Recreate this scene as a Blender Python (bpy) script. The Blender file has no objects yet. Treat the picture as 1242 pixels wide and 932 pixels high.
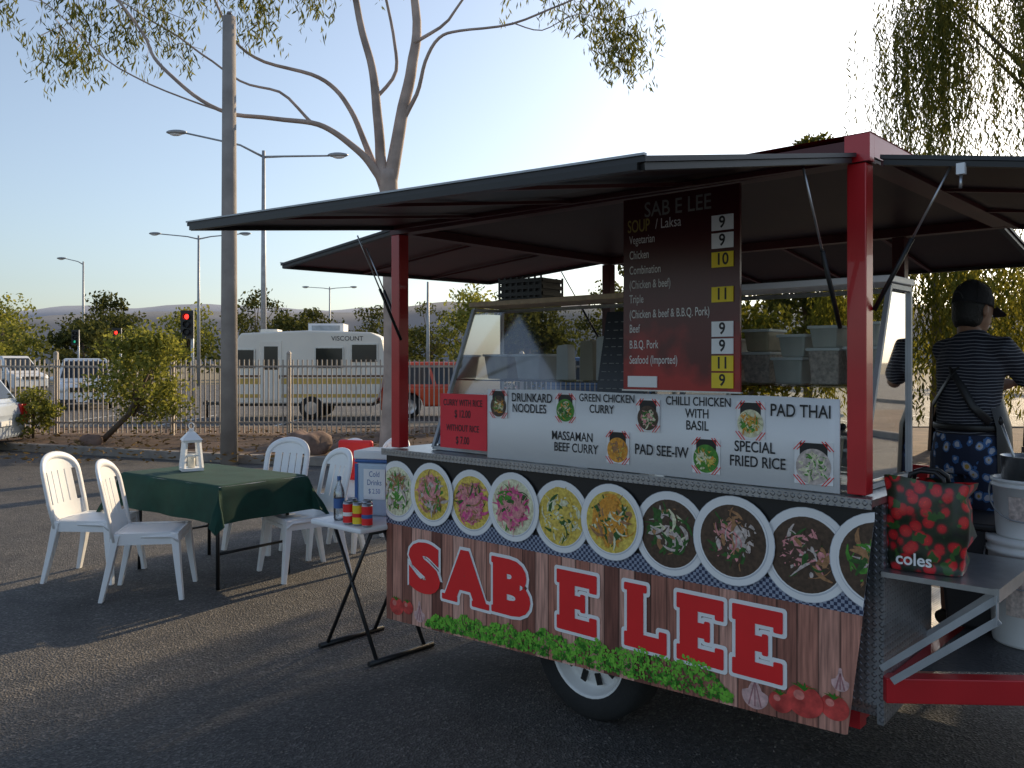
import bpy, math, random
import numpy as np
from mathutils import Vector, Matrix, noise
R=random.Random(7)
sc=bpy.context.scene
C=sc.collection
V=Vector
# ------------------------------------------------------------ materials
def mat(name,c,rough=.6,metal=0,var=.15,scale=6,bump=0,bscale=80,emit=0,spec=.5,coat=0):
    m=bpy.data.materials.new(name);m.use_nodes=True;n=m.node_tree;N=n.nodes;L=n.links
    b=N['Principled BSDF'];b.inputs['Roughness'].default_value=rough;b.inputs['Metallic'].default_value=metal
    b.inputs['Specular IOR Level'].default_value=spec
    b.inputs['Coat Weight'].default_value=coat
    tc=N.new('ShaderNodeTexCoord');nz=N.new('ShaderNodeTexNoise');nz.inputs['Scale'].default_value=scale;nz.inputs['Detail'].default_value=5
    L.new(tc.outputs['Object'],nz.inputs['Vector'])
    mx=N.new('ShaderNodeValToRGB');mx.color_ramp.elements[0].position=.3;mx.color_ramp.elements[1].position=.7
    mx.color_ramp.elements[0].color=tuple(x*(1-var) for x in c)+(1,)
    mx.color_ramp.elements[1].color=tuple(min(1,x*(1+var)) for x in c)+(1,)
    L.new(nz.outputs['Fac'],mx.inputs['Fac']);L.new(mx.outputs['Color'],b.inputs['Base Color'])
    if bump:
        n2=N.new('ShaderNodeTexNoise');n2.inputs['Scale'].default_value=bscale;n2.inputs['Detail'].default_value=4
        L.new(tc.outputs['Object'],n2.inputs['Vector'])
        bp=N.new('ShaderNodeBump');bp.inputs['Strength'].default_value=bump;bp.inputs['Distance'].default_value=.01
        L.new(n2.outputs['Fac'],bp.inputs['Height']);L.new(bp.outputs['Normal'],b.inputs['Normal'])
    if emit:
        b.inputs['Emission Color'].default_value=tuple(c)+(1,);b.inputs['Emission Strength'].default_value=emit
    return m
def nodes(m): return m.node_tree.nodes,m.node_tree.links,m.node_tree.nodes['Principled BSDF']
def ramp(N,stops,interp='LINEAR'):
    r=N.new('ShaderNodeValToRGB');cr=r.color_ramp;cr.interpolation=interp
    while len(cr.elements)<len(stops): cr.elements.new(.5)
    for e,(p,c) in zip(cr.elements,stops): e.position=p;e.color=tuple(c)+(1,)
    return r
def leafmat(name,dark,light,tr=.45):
    m=bpy.data.materials.new(name);m.use_nodes=True;N=m.node_tree.nodes;L=m.node_tree.links
    N.remove(N['Principled BSDF']);out=N['Material Output']
    g=N.new('ShaderNodeNewGeometry');r=ramp(N,[(0,dark),(1,light)])
    L.new(g.outputs['Random Per Island'],r.inputs['Fac'])
    d=N.new('ShaderNodeBsdfDiffuse');t=N.new('ShaderNodeBsdfTranslucent');mx=N.new('ShaderNodeMixShader');mx.inputs[0].default_value=tr
    br=N.new('ShaderNodeMixRGB');br.blend_type='MULTIPLY';br.inputs[0].default_value=1;br.inputs[2].default_value=(1.7,1.6,.9,1)
    L.new(r.outputs[0],d.inputs[0]);L.new(r.outputs[0],br.inputs[1]);L.new(br.outputs[0],t.inputs[0])
    L.new(d.outputs[0],mx.inputs[1]);L.new(t.outputs[0],mx.inputs[2]);L.new(mx.outputs[0],out.inputs[0])
    return m
def glassmat(name,tint=(.9,.95,.93),mixv=.12,rough=.03):
    m=bpy.data.materials.new(name);m.use_nodes=True;N=m.node_tree.nodes;L=m.node_tree.links
    N.remove(N['Principled BSDF']);out=N['Material Output']
    t=N.new('ShaderNodeBsdfTransparent');t.inputs[0].default_value=tint+(1,)
    gl=N.new('ShaderNodeBsdfGlossy');gl.inputs['Roughness'].default_value=rough
    fr=N.new('ShaderNodeFresnel');fr.inputs[0].default_value=1.5
    ad=N.new('ShaderNodeMath');ad.operation='ADD';ad.use_clamp=True;ad.inputs[1].default_value=mixv
    mx=N.new('ShaderNodeMixShader')
    L.new(fr.outputs[0],ad.inputs[0]);L.new(ad.outputs[0],mx.inputs[0]);L.new(t.outputs[0],mx.inputs[1]);L.new(gl.outputs[0],mx.inputs[2]);L.new(mx.outputs[0],out.inputs[0])
    return m
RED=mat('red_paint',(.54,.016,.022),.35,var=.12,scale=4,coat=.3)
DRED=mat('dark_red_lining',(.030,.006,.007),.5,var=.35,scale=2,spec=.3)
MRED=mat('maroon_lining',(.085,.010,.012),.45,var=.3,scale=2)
BLK=mat('black_plastic',(.012,.012,.013),.45)
DGREY=mat('dark_trim',(.03,.031,.035),.5)
ALU=mat('aluminium',(.50,.51,.52),.35,metal=.9,var=.1,scale=20)
STEEL=mat('galvanised_steel',(.42,.44,.46),.5,metal=.5,var=.15,scale=10)
WHITE=mat('white_plastic',(.86,.87,.88),.4,var=.04,scale=5)
PAPER=mat('white_sign_paper',(.90,.90,.90),.55,var=.03,scale=3)
INK=mat('black_ink',(.02,.02,.022),.6)
SILV=mat('faded_silver_lettering',(.22,.22,.20),.5)
GOLDT=mat('faded_yellow_lettering',(.38,.30,.08),.5)
MENUTXT=mat('white_menu_lettering',(.78,.76,.74),.5)
BLACKP=mat('black_print',(.012,.012,.014),.4)
YEL=mat('yellow_card',(.88,.65,.03),.5,var=.05)
REDP=mat('red_print',(.84,.02,.022),.5,var=.05)
WHITEP=mat('white_print',(.90,.89,.88),.5,var=.03)
PINKRED=mat('red_card',(.82,.03,.05),.55,var=.08)
WOODTRIM=mat('pale_wood_trim',(.45,.33,.2),.5,var=.2,scale=30)
RUB=mat('tyre_rubber',(.018,.018,.018),.85,bump=.3)
GLASS=glassmat('clear_glass',mixv=.07)
ENDG=glassmat('thin_clear_glass',(.93,.96,.95),-.035)
HAZE=glassmat('smudged_glass',(.80,.85,.86),.20,.09)
CARGLASS=mat('tinted_window',(.02,.025,.03),.08,var=.05)
TUBP=mat('cloudy_tub_plastic',(.60,.59,.55),.35,var=.15,scale=9)
TUBQ=mat('cream_tub_plastic',(.50,.42,.30),.35,var=.25,scale=9)
TUBD=mat('smoky_tub_plastic',(.18,.16,.14),.3,var=.3,scale=9)
CLEARP=glassmat('clear_plastic',(.80,.83,.85),.15)
BARK=mat('pale_gum_bark',(.42,.33,.28),.8,var=.35,scale=2.5,bump=.4,bscale=14)
DBARK=mat('brown_bark',(.12,.09,.065),.9,var=.3,scale=5,bump=.6,bscale=20)
def checkerplate():
    m=mat('aluminium_checker_plate',(.42,.43,.45),.34,metal=.85,var=.12,scale=8);N,L,b=nodes(m)
    tc=N.new('ShaderNodeTexCoord');sx=N.new('ShaderNodeSeparateXYZ');L.new(tc.outputs['Object'],sx.inputs[0])
    hs=N.new('ShaderNodeMath');hs.operation='ADD';L.new(sx.outputs[0],hs.inputs[0]);L.new(sx.outputs[1],hs.inputs[1])
    def sn(op):
        a=N.new('ShaderNodeMath');a.operation=op;L.new(hs.outputs[0],a.inputs[0]);L.new(sx.outputs[2],a.inputs[1])
        m_=N.new('ShaderNodeMath');m_.operation='MULTIPLY';m_.inputs[1].default_value=125;L.new(a.outputs[0],m_.inputs[0])
        s_=N.new('ShaderNodeMath');s_.operation='SINE';L.new(m_.outputs[0],s_.inputs[0]);return s_
    a,c=sn('ADD'),sn('SUBTRACT');mu=N.new('ShaderNodeMath');mu.operation='MULTIPLY';L.new(a.outputs[0],mu.inputs[0]);L.new(c.outputs[0],mu.inputs[1])
    r=ramp(N,[(.1,(0,0,0)),(.5,(1,1,1))]);L.new(mu.outputs[0],r.inputs[0])
    bp=N.new('ShaderNodeBump');bp.inputs['Strength'].default_value=1;bp.inputs['Distance'].default_value=.008
    L.new(r.outputs[0],bp.inputs['Height']);L.new(bp.outputs['Normal'],b.inputs['Normal']);return m
CHK=checkerplate()
# ------------------------------------------------------------ mesh builder
class MB:
    def __init__(s): s.v=[];s.f=[];s.m=[];s.sm=[];s.mats=[];s.M=None
    def mi(s,m):
        if m not in s.mats: s.mats.append(m)
        return s.mats.index(m)
    def add(s,vs,fs,m,sm=False):
        o=len(s.v)
        if s.M is not None: vs=[s.M@V(p) for p in vs]
        s.v+=[tuple(p) for p in vs];k=s.mi(m)
        for f in fs: s.f.append(tuple(i+o for i in f));s.m.append(k);s.sm.append(sm)
        return s
    def box(s,lo,hi,m,T=None):
        x0,y0,z0=lo;x1,y1,z1=hi
        vs=[V(p) for p in((x0,y0,z0),(x1,y0,z0),(x1,y1,z0),(x0,y1,z0),(x0,y0,z1),(x1,y0,z1),(x1,y1,z1),(x0,y1,z1))]
        if T is not None: vs=[T@p for p in vs]
        return s.add(vs,[(0,3,2,1),(4,5,6,7),(0,1,5,4),(1,2,6,5),(2,3,7,6),(3,0,4,7)],m)
    def poly(s,vs,m): return s.add(vs,[tuple(range(len(vs)))],m)
    def prism(s,prof,y0,y1,m):
        n=len(prof);vs=[(x,y0,z) for x,z in prof]+[(x,y1,z) for x,z in prof]
        fs=[tuple(range(n)),tuple(range(2*n-1,n-1,-1))]+[(i,i+n,(i+1)%n+n,(i+1)%n) for i in range(n)]
        return s.add(vs,fs,m)
    def slab(s,q,th,mt,mb):
        a=[V(p) for p in q];b=[p-V((0,0,th)) for p in a]
        s.add(a,[(0,1,2,3)],mt);s.add(b,[(3,2,1,0)],mb)
        s.add(a+b,[(i,i+4,(i+1)%4+4,(i+1)%4) for i in range(4)],mt);return s
    def beam(s,p,q,w,h,m,up=(0,0,1)):
        p=V(p);q=V(q);d=(q-p).normalized();sd=d.cross(V(up))
        if sd.length<1e-4: sd=V((1,0,0))
        sd.normalize();u=sd.cross(d).normalized();sd*=w/2;u*=h/2
        vs=[p-sd-u,p+sd-u,p+sd+u,p-sd+u,q-sd-u,q+sd-u,q+sd+u,q-sd+u]
        return s.add(vs,[(0,1,2,3),(7,6,5,4),(0,4,5,1),(1,5,6,2),(2,6,7,3),(3,7,4,0)],m)
    def tube(s,pts,rad,m,seg=10,ref=(1,0,.01),sm=True):
        pts=[V(p) for p in pts];n=len(pts)
        if not isinstance(rad,(list,tuple)): rad=[rad]*n
        vs=[];rf=V(ref)
        for i,p in enumerate(pts):
            d=(pts[min(i+1,n-1)]-pts[max(i-1,0)]).normalized()
            a=rf-d*rf.dot(d)
            if a.length<.05: a=V((0,1,0))-d*d.y
            a.normalize();b=d.cross(a);rf=a
            ra,rb=rad[i] if isinstance(rad[i],(list,tuple)) else (rad[i],rad[i])
            for k in range(seg):
                t=2*math.pi*(k+.5)/seg;vs.append(p+a*ra*math.cos(t)+b*rb*math.sin(t))
        fs=[(i*seg+k,i*seg+(k+1)%seg,(i+1)*seg+(k+1)%seg,(i+1)*seg+k) for i in range(n-1) for k in range(seg)]
        s.add(vs,fs,m,sm)
        o=len(s.v)-len(vs)
        s.f.append(tuple(o+k for k in range(seg-1,-1,-1)));s.m.append(s.mi(m));s.sm.append(False)
        s.f.append(tuple(o+(n-1)*seg+k for k in range(seg)));s.m.append(s.mi(m));s.sm.append(False)
        return s
    def lathe(s,prof,c,m,seg=24,axis='z',sm=True):
        vs=[];c=V(c)
        for r,h in prof:
            for k in range(seg):
                t=2*math.pi*k/seg;x,y=r*math.cos(t),r*math.sin(t)
                vs.append(c+(V((x,y,h)) if axis=='z' else V((x,h,y)) if axis=='y' else V((h,x,y))))
        n=len(prof)
        fs=[(i*seg+k,i*seg+(k+1)%seg,(i+1)*seg+(k+1)%seg,(i+1)*seg+k) for i in range(n-1) for k in range(seg)]
        return s.add(vs,fs,m,sm)
    def ball(s,c,r,m,seg=14):
        rx,ry,rz=r if isinstance(r,(tuple,list)) else (r,r,r);vs=[];c=V(c);n=seg//2
        for i in range(n+1):
            a=math.pi*i/n
            for k in range(seg):
                t=2*math.pi*k/seg;vs.append(c+V((rx*math.sin(a)*math.cos(t),ry*math.sin(a)*math.sin(t),-rz*math.cos(a))))
        return s.add(vs,[(i*seg+k,i*seg+(k+1)%seg,(i+1)*seg+(k+1)%seg,(i+1)*seg+k) for i in range(n) for k in range(seg)],m,True)
    def text(s,body,o,size,m,off=0,ux=(1,0,0),uz=(0,0,1),fit=None,align='CENTER',xs=1.0):
        vs,fs=tgeo(body,off,align);ux=V(ux);uz=V(uz);o=V(o)
        if fit:
            x0,x1,z0,z1=fit;ax=min(p[0] for p in vs);bx=max(p[0] for p in vs);az=min(p[1] for p in vs);bz=max(p[1] for p in vs)
            return s.add([o+ux*(x0+(p[0]-ax)/(bx-ax)*(x1-x0))+uz*(z0+(p[1]-az)/(bz-az)*(z1-z0)) for p in vs],fs,m)
        return s.add([o+ux*p[0]*size*xs+uz*p[1]*size for p in vs],fs,m)
    def obj(s,name,parent=None,loc=(0,0,0),rot=0,label=None,cat=None,group=None,kind=None,bevel=0,M=None):
        me=bpy.data.meshes.new(name);me.from_pydata(s.v,[],s.f)
        for m in s.mats: me.materials.append(m)
        me.polygons.foreach_set('material_index',s.m);me.polygons.foreach_set('use_smooth',s.sm);me.update()
        o=bpy.data.objects.new(name,me);C.objects.link(o)
        if parent: o.parent=parent
        o.location=loc;o.rotation_euler=(0,0,rot)
        if M is not None: o.matrix_world=M
        if bevel:
            b=o.modifiers.new('bevel','BEVEL');b.width=bevel;b.segments=2;b.limit_method='ANGLE';b.angle_limit=.7
        tag(o,label,cat,group,kind);return o
def tag(o,label=None,cat=None,group=None,kind=None):
    if label:o['label']=label
    if cat:o['category']=cat
    if group:o['group']=group
    if kind:o['kind']=kind
def empty(name,loc=(0,0,0),rot=0,label=None,cat=None,group=None,M=None):
    o=bpy.data.objects.new(name,None);C.objects.link(o);o.empty_display_size=.2
    o.location=loc;o.rotation_euler=(0,0,rot)
    if M is not None:o.matrix_world=M
    tag(o,label,cat,group);return o
def copyt(src,loc,rot,label=None,scale=None,group=None):
    n=src.copy();C.objects.link(n);n.location=loc;n.rotation_euler=(0,0,rot)
    if scale:n.scale=scale
    if label:n['label']=label
    def rec(a,b):
        for ch in list(a.children):
            c=ch.copy();C.objects.link(c);c.parent=b;rec(ch,c)
    rec(src,n);return n
TC={}
def tgeo(body,off,align):
    k=(body,off,align)
    if k not in TC:
        cu=bpy.data.curves.new('t','FONT');cu.body=body;cu.align_x=align;cu.align_y='CENTER';cu.offset=off;cu.resolution_u=4
        ob=bpy.data.objects.new('t',cu);C.objects.link(ob)
        dg=bpy.context.evaluated_depsgraph_get();me=bpy.data.meshes.new_from_object(ob.evaluated_get(dg))
        TC[k]=([tuple(v.co) for v in me.vertices],[tuple(p.vertices) for p in me.polygons])
        bpy.data.objects.remove(ob);bpy.data.curves.remove(cu);bpy.data.meshes.remove(me)
    return TC[k]
def leafmesh(name,cen,dirs,ln,wd,m,parent=None,rs=None,**k):
    rs=rs or np.random.RandomState(1);n=len(cen);cen=np.array(cen);d=np.array(dirs);d=d/np.linalg.norm(d,axis=1)[:,None]
    r=rs.normal(size=(n,3));sd=np.cross(d,r);sd/=np.linalg.norm(sd,axis=1)[:,None]+1e-9
    f=(.6+.8*rs.rand(n))[:,None];L=d*ln*.5*f;W=sd*wd*.5*f
    vs=np.stack([cen-L,cen+W,cen+L,cen-W],1).reshape(-1,3)
    me=bpy.data.meshes.new(name);me.from_pydata(vs.tolist(),[],(np.arange(n*4).reshape(-1,4)).tolist());me.materials.append(m)
    o=bpy.data.objects.new(name,me);C.objects.link(o)
    if parent:o.parent=parent
    tag(o,**k);return o
# ------------------------------------------------------------ world / sun / camera
AZ=math.radians(36);EL=math.radians(22)
w=bpy.data.worlds.new('World');sc.world=w;w.use_nodes=True
N=w.node_tree.nodes;L=w.node_tree.links
sk=N.new('ShaderNodeTexSky');sk.sky_type='NISHITA';sk.sun_disc=False;sk.sun_elevation=EL;sk.sun_rotation=AZ
sk.air_density=1.15;sk.dust_density=1.3;sk.ozone_density=4.0
hsv=N.new('ShaderNodeHueSaturation');hsv.inputs['Saturation'].default_value=.72;hsv.inputs['Value'].default_value=1.15
L.new(sk.outputs[0],hsv.inputs['Color']);L.new(hsv.outputs[0],N['Background'].inputs[0]);N['Background'].inputs[1].default_value=.15
ld=bpy.data.lights.new('sun','SUN');ld.energy=5;ld.angle=math.radians(.5);ld.color=(1,.77,.48)
lo=bpy.data.objects.new('sun',ld);C.objects.link(lo)
sv=V((math.sin(AZ)*math.cos(EL),math.cos(AZ)*math.cos(EL),math.sin(EL)))
lo.rotation_euler=sv.to_track_quat('Z','Y').to_euler();lo.location=(8,12,9)
cd=bpy.data.cameras.new('camera');cam=bpy.data.objects.new('camera',cd);C.objects.link(cam)
cam.location=(0,0,1.6);cam.rotation_euler=(math.pi/2,0,0);cd.sensor_width=36;cd.lens=36*1040/1242;cd.shift_y=-26/1242
cd.clip_end=6000;cd.clip_start=.05;sc.camera=cam
sc.view_settings.view_transform='Standard';sc.view_settings.look='None';sc.view_settings.exposure=0
# ------------------------------------------------------------ ground
def asphalt(name,c1,c2,sp):
    m=mat(name,c1,.72,var=.1);N,L,b=nodes(m)
    tc=N.new('ShaderNodeTexCoord')
    big=N.new('ShaderNodeTexNoise');big.inputs['Scale'].default_value=.55;big.inputs['Detail'].default_value=8;big.inputs['Roughness'].default_value=.65
    L.new(tc.outputs['Object'],big.inputs[0]);r=ramp(N,[(.35,c1),(.65,c2)]);L.new(big.outputs['Fac'],r.inputs[0])
    vo=N.new('ShaderNodeTexVoronoi');vo.inputs['Scale'].default_value=88;L.new(tc.outputs['Object'],vo.inputs['Vector'])
    r2=ramp(N,[(0,(.35,.35,.35)),(.7,(1,1,1)),(1,(sp,sp,sp))]);L.new(vo.outputs['Color'],r2.inputs[0])
    mx=N.new('ShaderNodeMixRGB');mx.blend_type='MULTIPLY';mx.inputs[0].default_value=1
    L.new(r.outputs[0],mx.inputs[1]);L.new(r2.outputs[0],mx.inputs[2])
    oi=N.new('ShaderNodeTexNoise');oi.inputs['Scale'].default_value=.9;oi.inputs['Detail'].default_value=3
    mpp=N.new('ShaderNodeMapping');mpp.inputs['Location'].default_value=(13,7,0);L.new(tc.outputs['Object'],mpp.inputs[0]);L.new(mpp.outputs[0],oi.inputs[0])
    r4=ramp(N,[(.58,(1,1,1)),(.68,(.5,.5,.52))]);L.new(oi.outputs['Fac'],r4.inputs[0])
    m2=N.new('ShaderNodeMixRGB');m2.blend_type='MULTIPLY';m2.inputs[0].default_value=1;L.new(mx.outputs[0],m2.inputs[1]);L.new(r4.outputs[0],m2.inputs[2])
    L.new(m2.outputs[0],b.inputs['Base Color'])
    st=N.new('ShaderNodeTexNoise');st.inputs['Scale'].default_value=1.8;st.inputs['Detail'].default_value=3;L.new(tc.outputs['Object'],st.inputs[0])
    bp=N.new('ShaderNodeBump');bp.inputs['Strength'].default_value=.9;bp.inputs['Distance'].default_value=.011
    L.new(vo.outputs['Distance'],bp.inputs['Height'])
    bp2=N.new('ShaderNodeBump');bp2.inputs['Strength'].default_value=.4;bp2.inputs['Distance'].default_value=.1
    L.new(st.outputs['Fac'],bp2.inputs['Height']);L.new(bp.outputs[0],bp2.inputs['Normal'])
    L.new(bp2.outputs[0],b.inputs['Normal']);return m
ASP=asphalt('coarse_asphalt',(.060,.057,.055),(.118,.108,.098),2.4)
ROAD=asphalt('road_asphalt',(.08,.08,.082),(.12,.115,.11),1.3)
SOIL=mat('red_brown_soil',(.12,.075,.05),.95,var=.4,scale=3,bump=1,bscale=30)
DRY=mat('dry_ground',(.20,.17,.11),.95,var=.3,scale=.05,bump=.5,bscale=3)
CONC=mat('concrete',(.25,.22,.19),.85,var=.25,scale=5,bump=.3)
def sheet(name,pts,z,m): return MB().poly([(x,y,z) for x,y in pts],m).obj(name,kind='structure')
sheet('ground',[(-3000,-200),(3000,-200),(3000,3000),(-3000,3000)],0,DRY)
sheet('car_park',[(-45,-20),(45,-20),(45,20.4),(-45,20.4)],.004,ASP)
sheet('road',[(-120,20.4),(120,20.4),(120,62),(-120,62)],.008,ROAD)
kl=[(-40,21),(-30,19),(-9.5,15.8),(-4.46,13.7),(0,12.6),(8,11.6),(24,10.6)]
bed=MB();nb=len(kl)
bf=kl;bb=[(x,max(19.6,y+.6)) for x,y in kl]
for i in range(nb-1):
    n=10
    for k in range(n):
        q=[]
        for t in((k)/n,(k+1)/n):
            a=V(bf[i]).lerp(V(bf[i+1]),t);b=V(bb[i]).lerp(V(bb[i+1]),t);q.append((a,b))
        for j in range(5):
            ps=[q[0][0].lerp(q[0][1],j/5),q[1][0].lerp(q[1][1],j/5),q[1][0].lerp(q[1][1],(j+1)/5),q[0][0].lerp(q[0][1],(j+1)/5)]
            bed.add([(p.x,p.y,.10+.10*abs(noise.noise((p.x*.6,p.y*.6,0)))) for p in ps],[(0,1,2,3)],SOIL,True)
bed.obj('garden_bed',kind='structure')
kb=MB()
for a,b in zip(kl[:-1],kl[1:]): kb.beam((a[0],a[1],.06),(b[0],b[1],.06),.16,.16,CONC)
kb.obj('kerb',kind='structure',bevel=.02)
k2=MB();k2.box((-60,19.6,0),(45,19.8,.14),CONC);k2.obj('kerb',kind='structure')
LINE=mat('road_line_paint',(.6,.6,.58),.7,var=.2)
mk=MB()
for i in range(-20,20):
    mk.poly([(i*4,36,.014),(i*4+2,36,.014),(i*4+2,36.15,.014),(i*4,36.15,.014)],LINE)
for i in range(-8,8): mk.poly([(i*3-3,21,.014),(i*3-2.9,21,.014),(i*3-2.9,26,.014),(i*3-3,26,.014)],LINE)
mk.obj('road_marking',kind='structure')
gv=MB();q=random.Random(21);STN=mat('loose_stone',(.17,.15,.13),.8,var=.5,scale=3)
for i in range(8000):
    y=2.9+9*q.random()**1.6;x=q.uniform(-.66*y-.3,.66*y+.3);r=q.uniform(.002,.007)*(1+.5*(q.random()<.04));a=q.random()*3
    if noise.noise((x*.7,y*.7,4))<-.12 : continue
    c,s_=math.cos(a)*r,math.sin(a)*r
    gv.add([(x+c,y+s_,.004),(x-s_*.8,y+c*.8,.004),(x-c,y-s_,.004),(x+s_*.9,y-c*.9,.004),(x+q.uniform(-.3,.3)*r,y,.004+r*q.uniform(.6,1.1))],[(0,1,4),(1,2,4),(2,3,4),(3,0,4)],STN)
gv.obj('loose_gravel',kind='stuff',label='loose gravel scattered over the coarse asphalt')
LIT=leafmat('leaf_litter',(.08,.05,.02),(.2,.14,.07),.1)
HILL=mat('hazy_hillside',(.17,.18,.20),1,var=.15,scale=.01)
HILL2=mat('hazy_far_hillside',(.28,.31,.37),1,var=.1,scale=.01)  # distance haze is put into both bluish hillside colours
def hills(y0,base,amp,m,seed,x0,x1):
    h=MB();n=160;vs=[];fs=[]
    for i in range(n+1):
        x=x0+(x1-x0)*i/n;e=min(1,(i/n)*6,(1-i/n)*6)
        z=(base+amp*noise.fractal((x*.0022+seed,seed,0),1,2,5))*e
        vs+=[(x,y0,0),(x,y0+120,z*.72),(x,y0+260,z),(x,y0+600,0)]
    for i in range(n):
        for k in range(3): fs.append((i*4+k,i*4+4+k,i*4+5+k,i*4+1+k))
    h.add(vs,fs,m,True);h.obj('hills',kind='structure')
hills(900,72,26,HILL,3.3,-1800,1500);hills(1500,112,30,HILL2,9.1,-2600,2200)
# ------------------------------------------------------------ trailer frame
P0=V((-.600,4.59,0));ANG=math.atan2(-.6741,.7386)
TR=Matrix.Translation(P0)@Matrix.Rotation(ANG,4,'Z')
def trm(x,y,z,r=0): return TR@Matrix.Translation((x,y,z))@Matrix.Rotation(r,4,'Z')
T=empty('food_trailer',M=TR,label='red food trailer with raised awnings and printed banner on asphalt',cat='food trailer')
def part(mb,name,bevel=0,parent=None,label=None): return mb.obj(name,parent=parent or T,bevel=bevel,label=label)
L_=2.49;W_=1.92
m=MB();m.box((0,.03,.42),(L_-.01,.06,1.115),CHK);part(m,'front_wall')
m=MB();m.add([(L_-.01,.03,.36),(L_+.012,.03,.36),(L_+.012,.55,.40),(L_-.01,.55,.40),(L_-.01,.03,1.115),(L_+.012,.03,1.115),(L_+.012,.55,1.115),(L_-.01,.55,1.115)],[(0,3,2,1),(4,5,6,7),(0,1,5,4),(1,2,6,5),(2,3,7,6),(3,0,4,7)],CHK);part(m,'end_panel')
m=MB();m.box((-.03,.03,.36),(0,W_,1.115),RED);part(m,'end_wall')
m=MB();m.box((0,W_-.03,.36),(L_-.4,W_,1.05),RED);part(m,'rear_wall')
m=MB();m.box((-.02,.07,.37),(L_-.02,W_-.04,.41),CHK);part(m,'floor')
m=MB();m.box((-.06,-.07,1.118),(L_+.01,.62,1.142),ALU);m.box((-.06,-.078,1.110),(L_+.01,-.071,1.144),CHK)
part(m,'counter')
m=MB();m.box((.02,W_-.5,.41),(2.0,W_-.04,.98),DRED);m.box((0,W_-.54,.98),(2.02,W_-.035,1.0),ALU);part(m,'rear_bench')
for x,y in((0,0),(2.433,0),(0,W_-.03),(1.95,W_-.03)):
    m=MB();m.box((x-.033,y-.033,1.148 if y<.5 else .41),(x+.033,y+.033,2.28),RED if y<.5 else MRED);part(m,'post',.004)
m=MB()
m.box((-.04,-.035,2.281),(2.475,.035,2.36),MRED);m.box((-.04,W_-.04,2.285),(2.475,W_+.03,2.36),MRED)
m.box((-.04,.036,2.286),(.03,W_-.041,2.359),MRED);m.box((2.405,.036,2.286),(2.475,W_-.041,2.359),MRED)
rc=[(-.05,-.045,2.362),(2.485,-.045,2.378),(2.485,W_+.04,2.378),(-.05,W_+.04,2.362)]
e4=[(.25,.25,2.43),(2.2,.25,2.445),(2.2,W_-.25,2.445),(.25,W_-.25,2.43)]
m.add(rc+e4,[(0,1,5,4),(1,2,6,5),(2,3,7,6),(3,0,4,7),(4,5,6,7),(3,2,1,0)],RED)
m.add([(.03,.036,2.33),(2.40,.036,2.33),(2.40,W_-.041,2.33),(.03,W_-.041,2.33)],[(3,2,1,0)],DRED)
m.box((2.395,-.0405,2.283),(2.481,.0,2.377),RED);m.box((2.4765,.001,2.30),(2.481,.9,2.377),RED)
part(m,'roof')
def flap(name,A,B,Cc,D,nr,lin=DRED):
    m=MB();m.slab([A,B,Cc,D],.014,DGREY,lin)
    A,B,Cc,D=[V(p)-V((0,0,.025)) for p in(A,B,Cc,D)]
    c=(A+B+Cc+D)/4
    q=[p+(c-p)*.02 for p in(A,B,Cc,D)]
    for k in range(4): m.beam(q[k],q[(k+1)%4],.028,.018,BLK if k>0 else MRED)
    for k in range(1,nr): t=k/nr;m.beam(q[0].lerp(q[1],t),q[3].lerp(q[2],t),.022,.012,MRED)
    m.beam(D+V((0,0,.029)),Cc+V((0,0,.029)),.012,.006,STEEL)
    part(m,name)
flap('front_awning',(0.0,-.05,2.335),(2.44,-.05,2.312),(2.38,-1.24,2.10),(.05,-1.22,2.195),4)
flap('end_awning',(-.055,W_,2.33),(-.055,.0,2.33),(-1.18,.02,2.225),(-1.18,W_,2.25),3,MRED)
flap('end_awning',(2.50,0,2.305),(2.50,W_,2.305),(3.5,W_,2.20),(3.5,.0,2.13),3)
flap('rear_awning',(2.44,W_+.05,2.33),(0,W_+.05,2.33),(.02,W_+1.0,2.21),(2.42,W_+1.0,2.21),4)
for a,b in(((.05,-.32,2.24),(.045,-.03,1.72)),((2.38,-.34,2.22),(2.38,-.04,1.72)),((2.72,.03,2.25),(2.47,.03,1.78)),((-.35,.05,2.25),(-.04,.05,1.75)),((-.35,1.8,2.25),(-.04,1.85,1.75)),((.1,W_+.35,2.25),(.1,W_+.02,1.8))):
    a=V(a);b=V(b);mm=a.lerp(b,.5);m=MB();m.tube([a,mm],.004,ALU,8);m.tube([mm,b],.008,BLK,8);part(m,'strut')
m=MB();m.box((2.74,-.012,2.20),(2.765,.01,2.235),WHITE);m.tube([(2.752,0,2.20),(2.752,-.01,2.155)],.005,ALU);part(m,'latch')
m=MB();m.beam((-.02,.12,.335),(2.40,.12,.335),.06,.07,RED);m.beam((-.02,W_-.12,.335),(L_,W_-.12,.335),.06,.07,RED)
for x in(.0,.8,1.6,2.36): m.beam((x,.155,.335),(x,W_-.155,.335),.05,.06,RED)
m.beam((1.22,.2,.30),(1.22,W_-.2,.30),.05,.05,BLK)
part(m,'chassis')
m=MB();m.beam((2.50,.03,.49),(3.55,W_/2-.06,.49),.06,.085,RED);m.beam((2.50,W_-.03,.49),(3.55,W_/2+.06,.49),.06,.085,RED)
m.box((2.50,.08,.45),(2.55,W_-.08,.52),RED);m.beam((3.5,W_/2,.49),(3.9,W_/2,.49),.09,.08,RED)
m.add([(2.56,.13,.535),(3.4,W_/2-.12,.535),(3.4,W_/2+.12,.535),(2.56,W_-.13,.535)],[(0,1,2,3)],mat('dark_checker_deck',(.10,.10,.105),.5,metal=.5,bump=.8,bscale=60))
part(m,'drawbar',.004)
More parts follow.
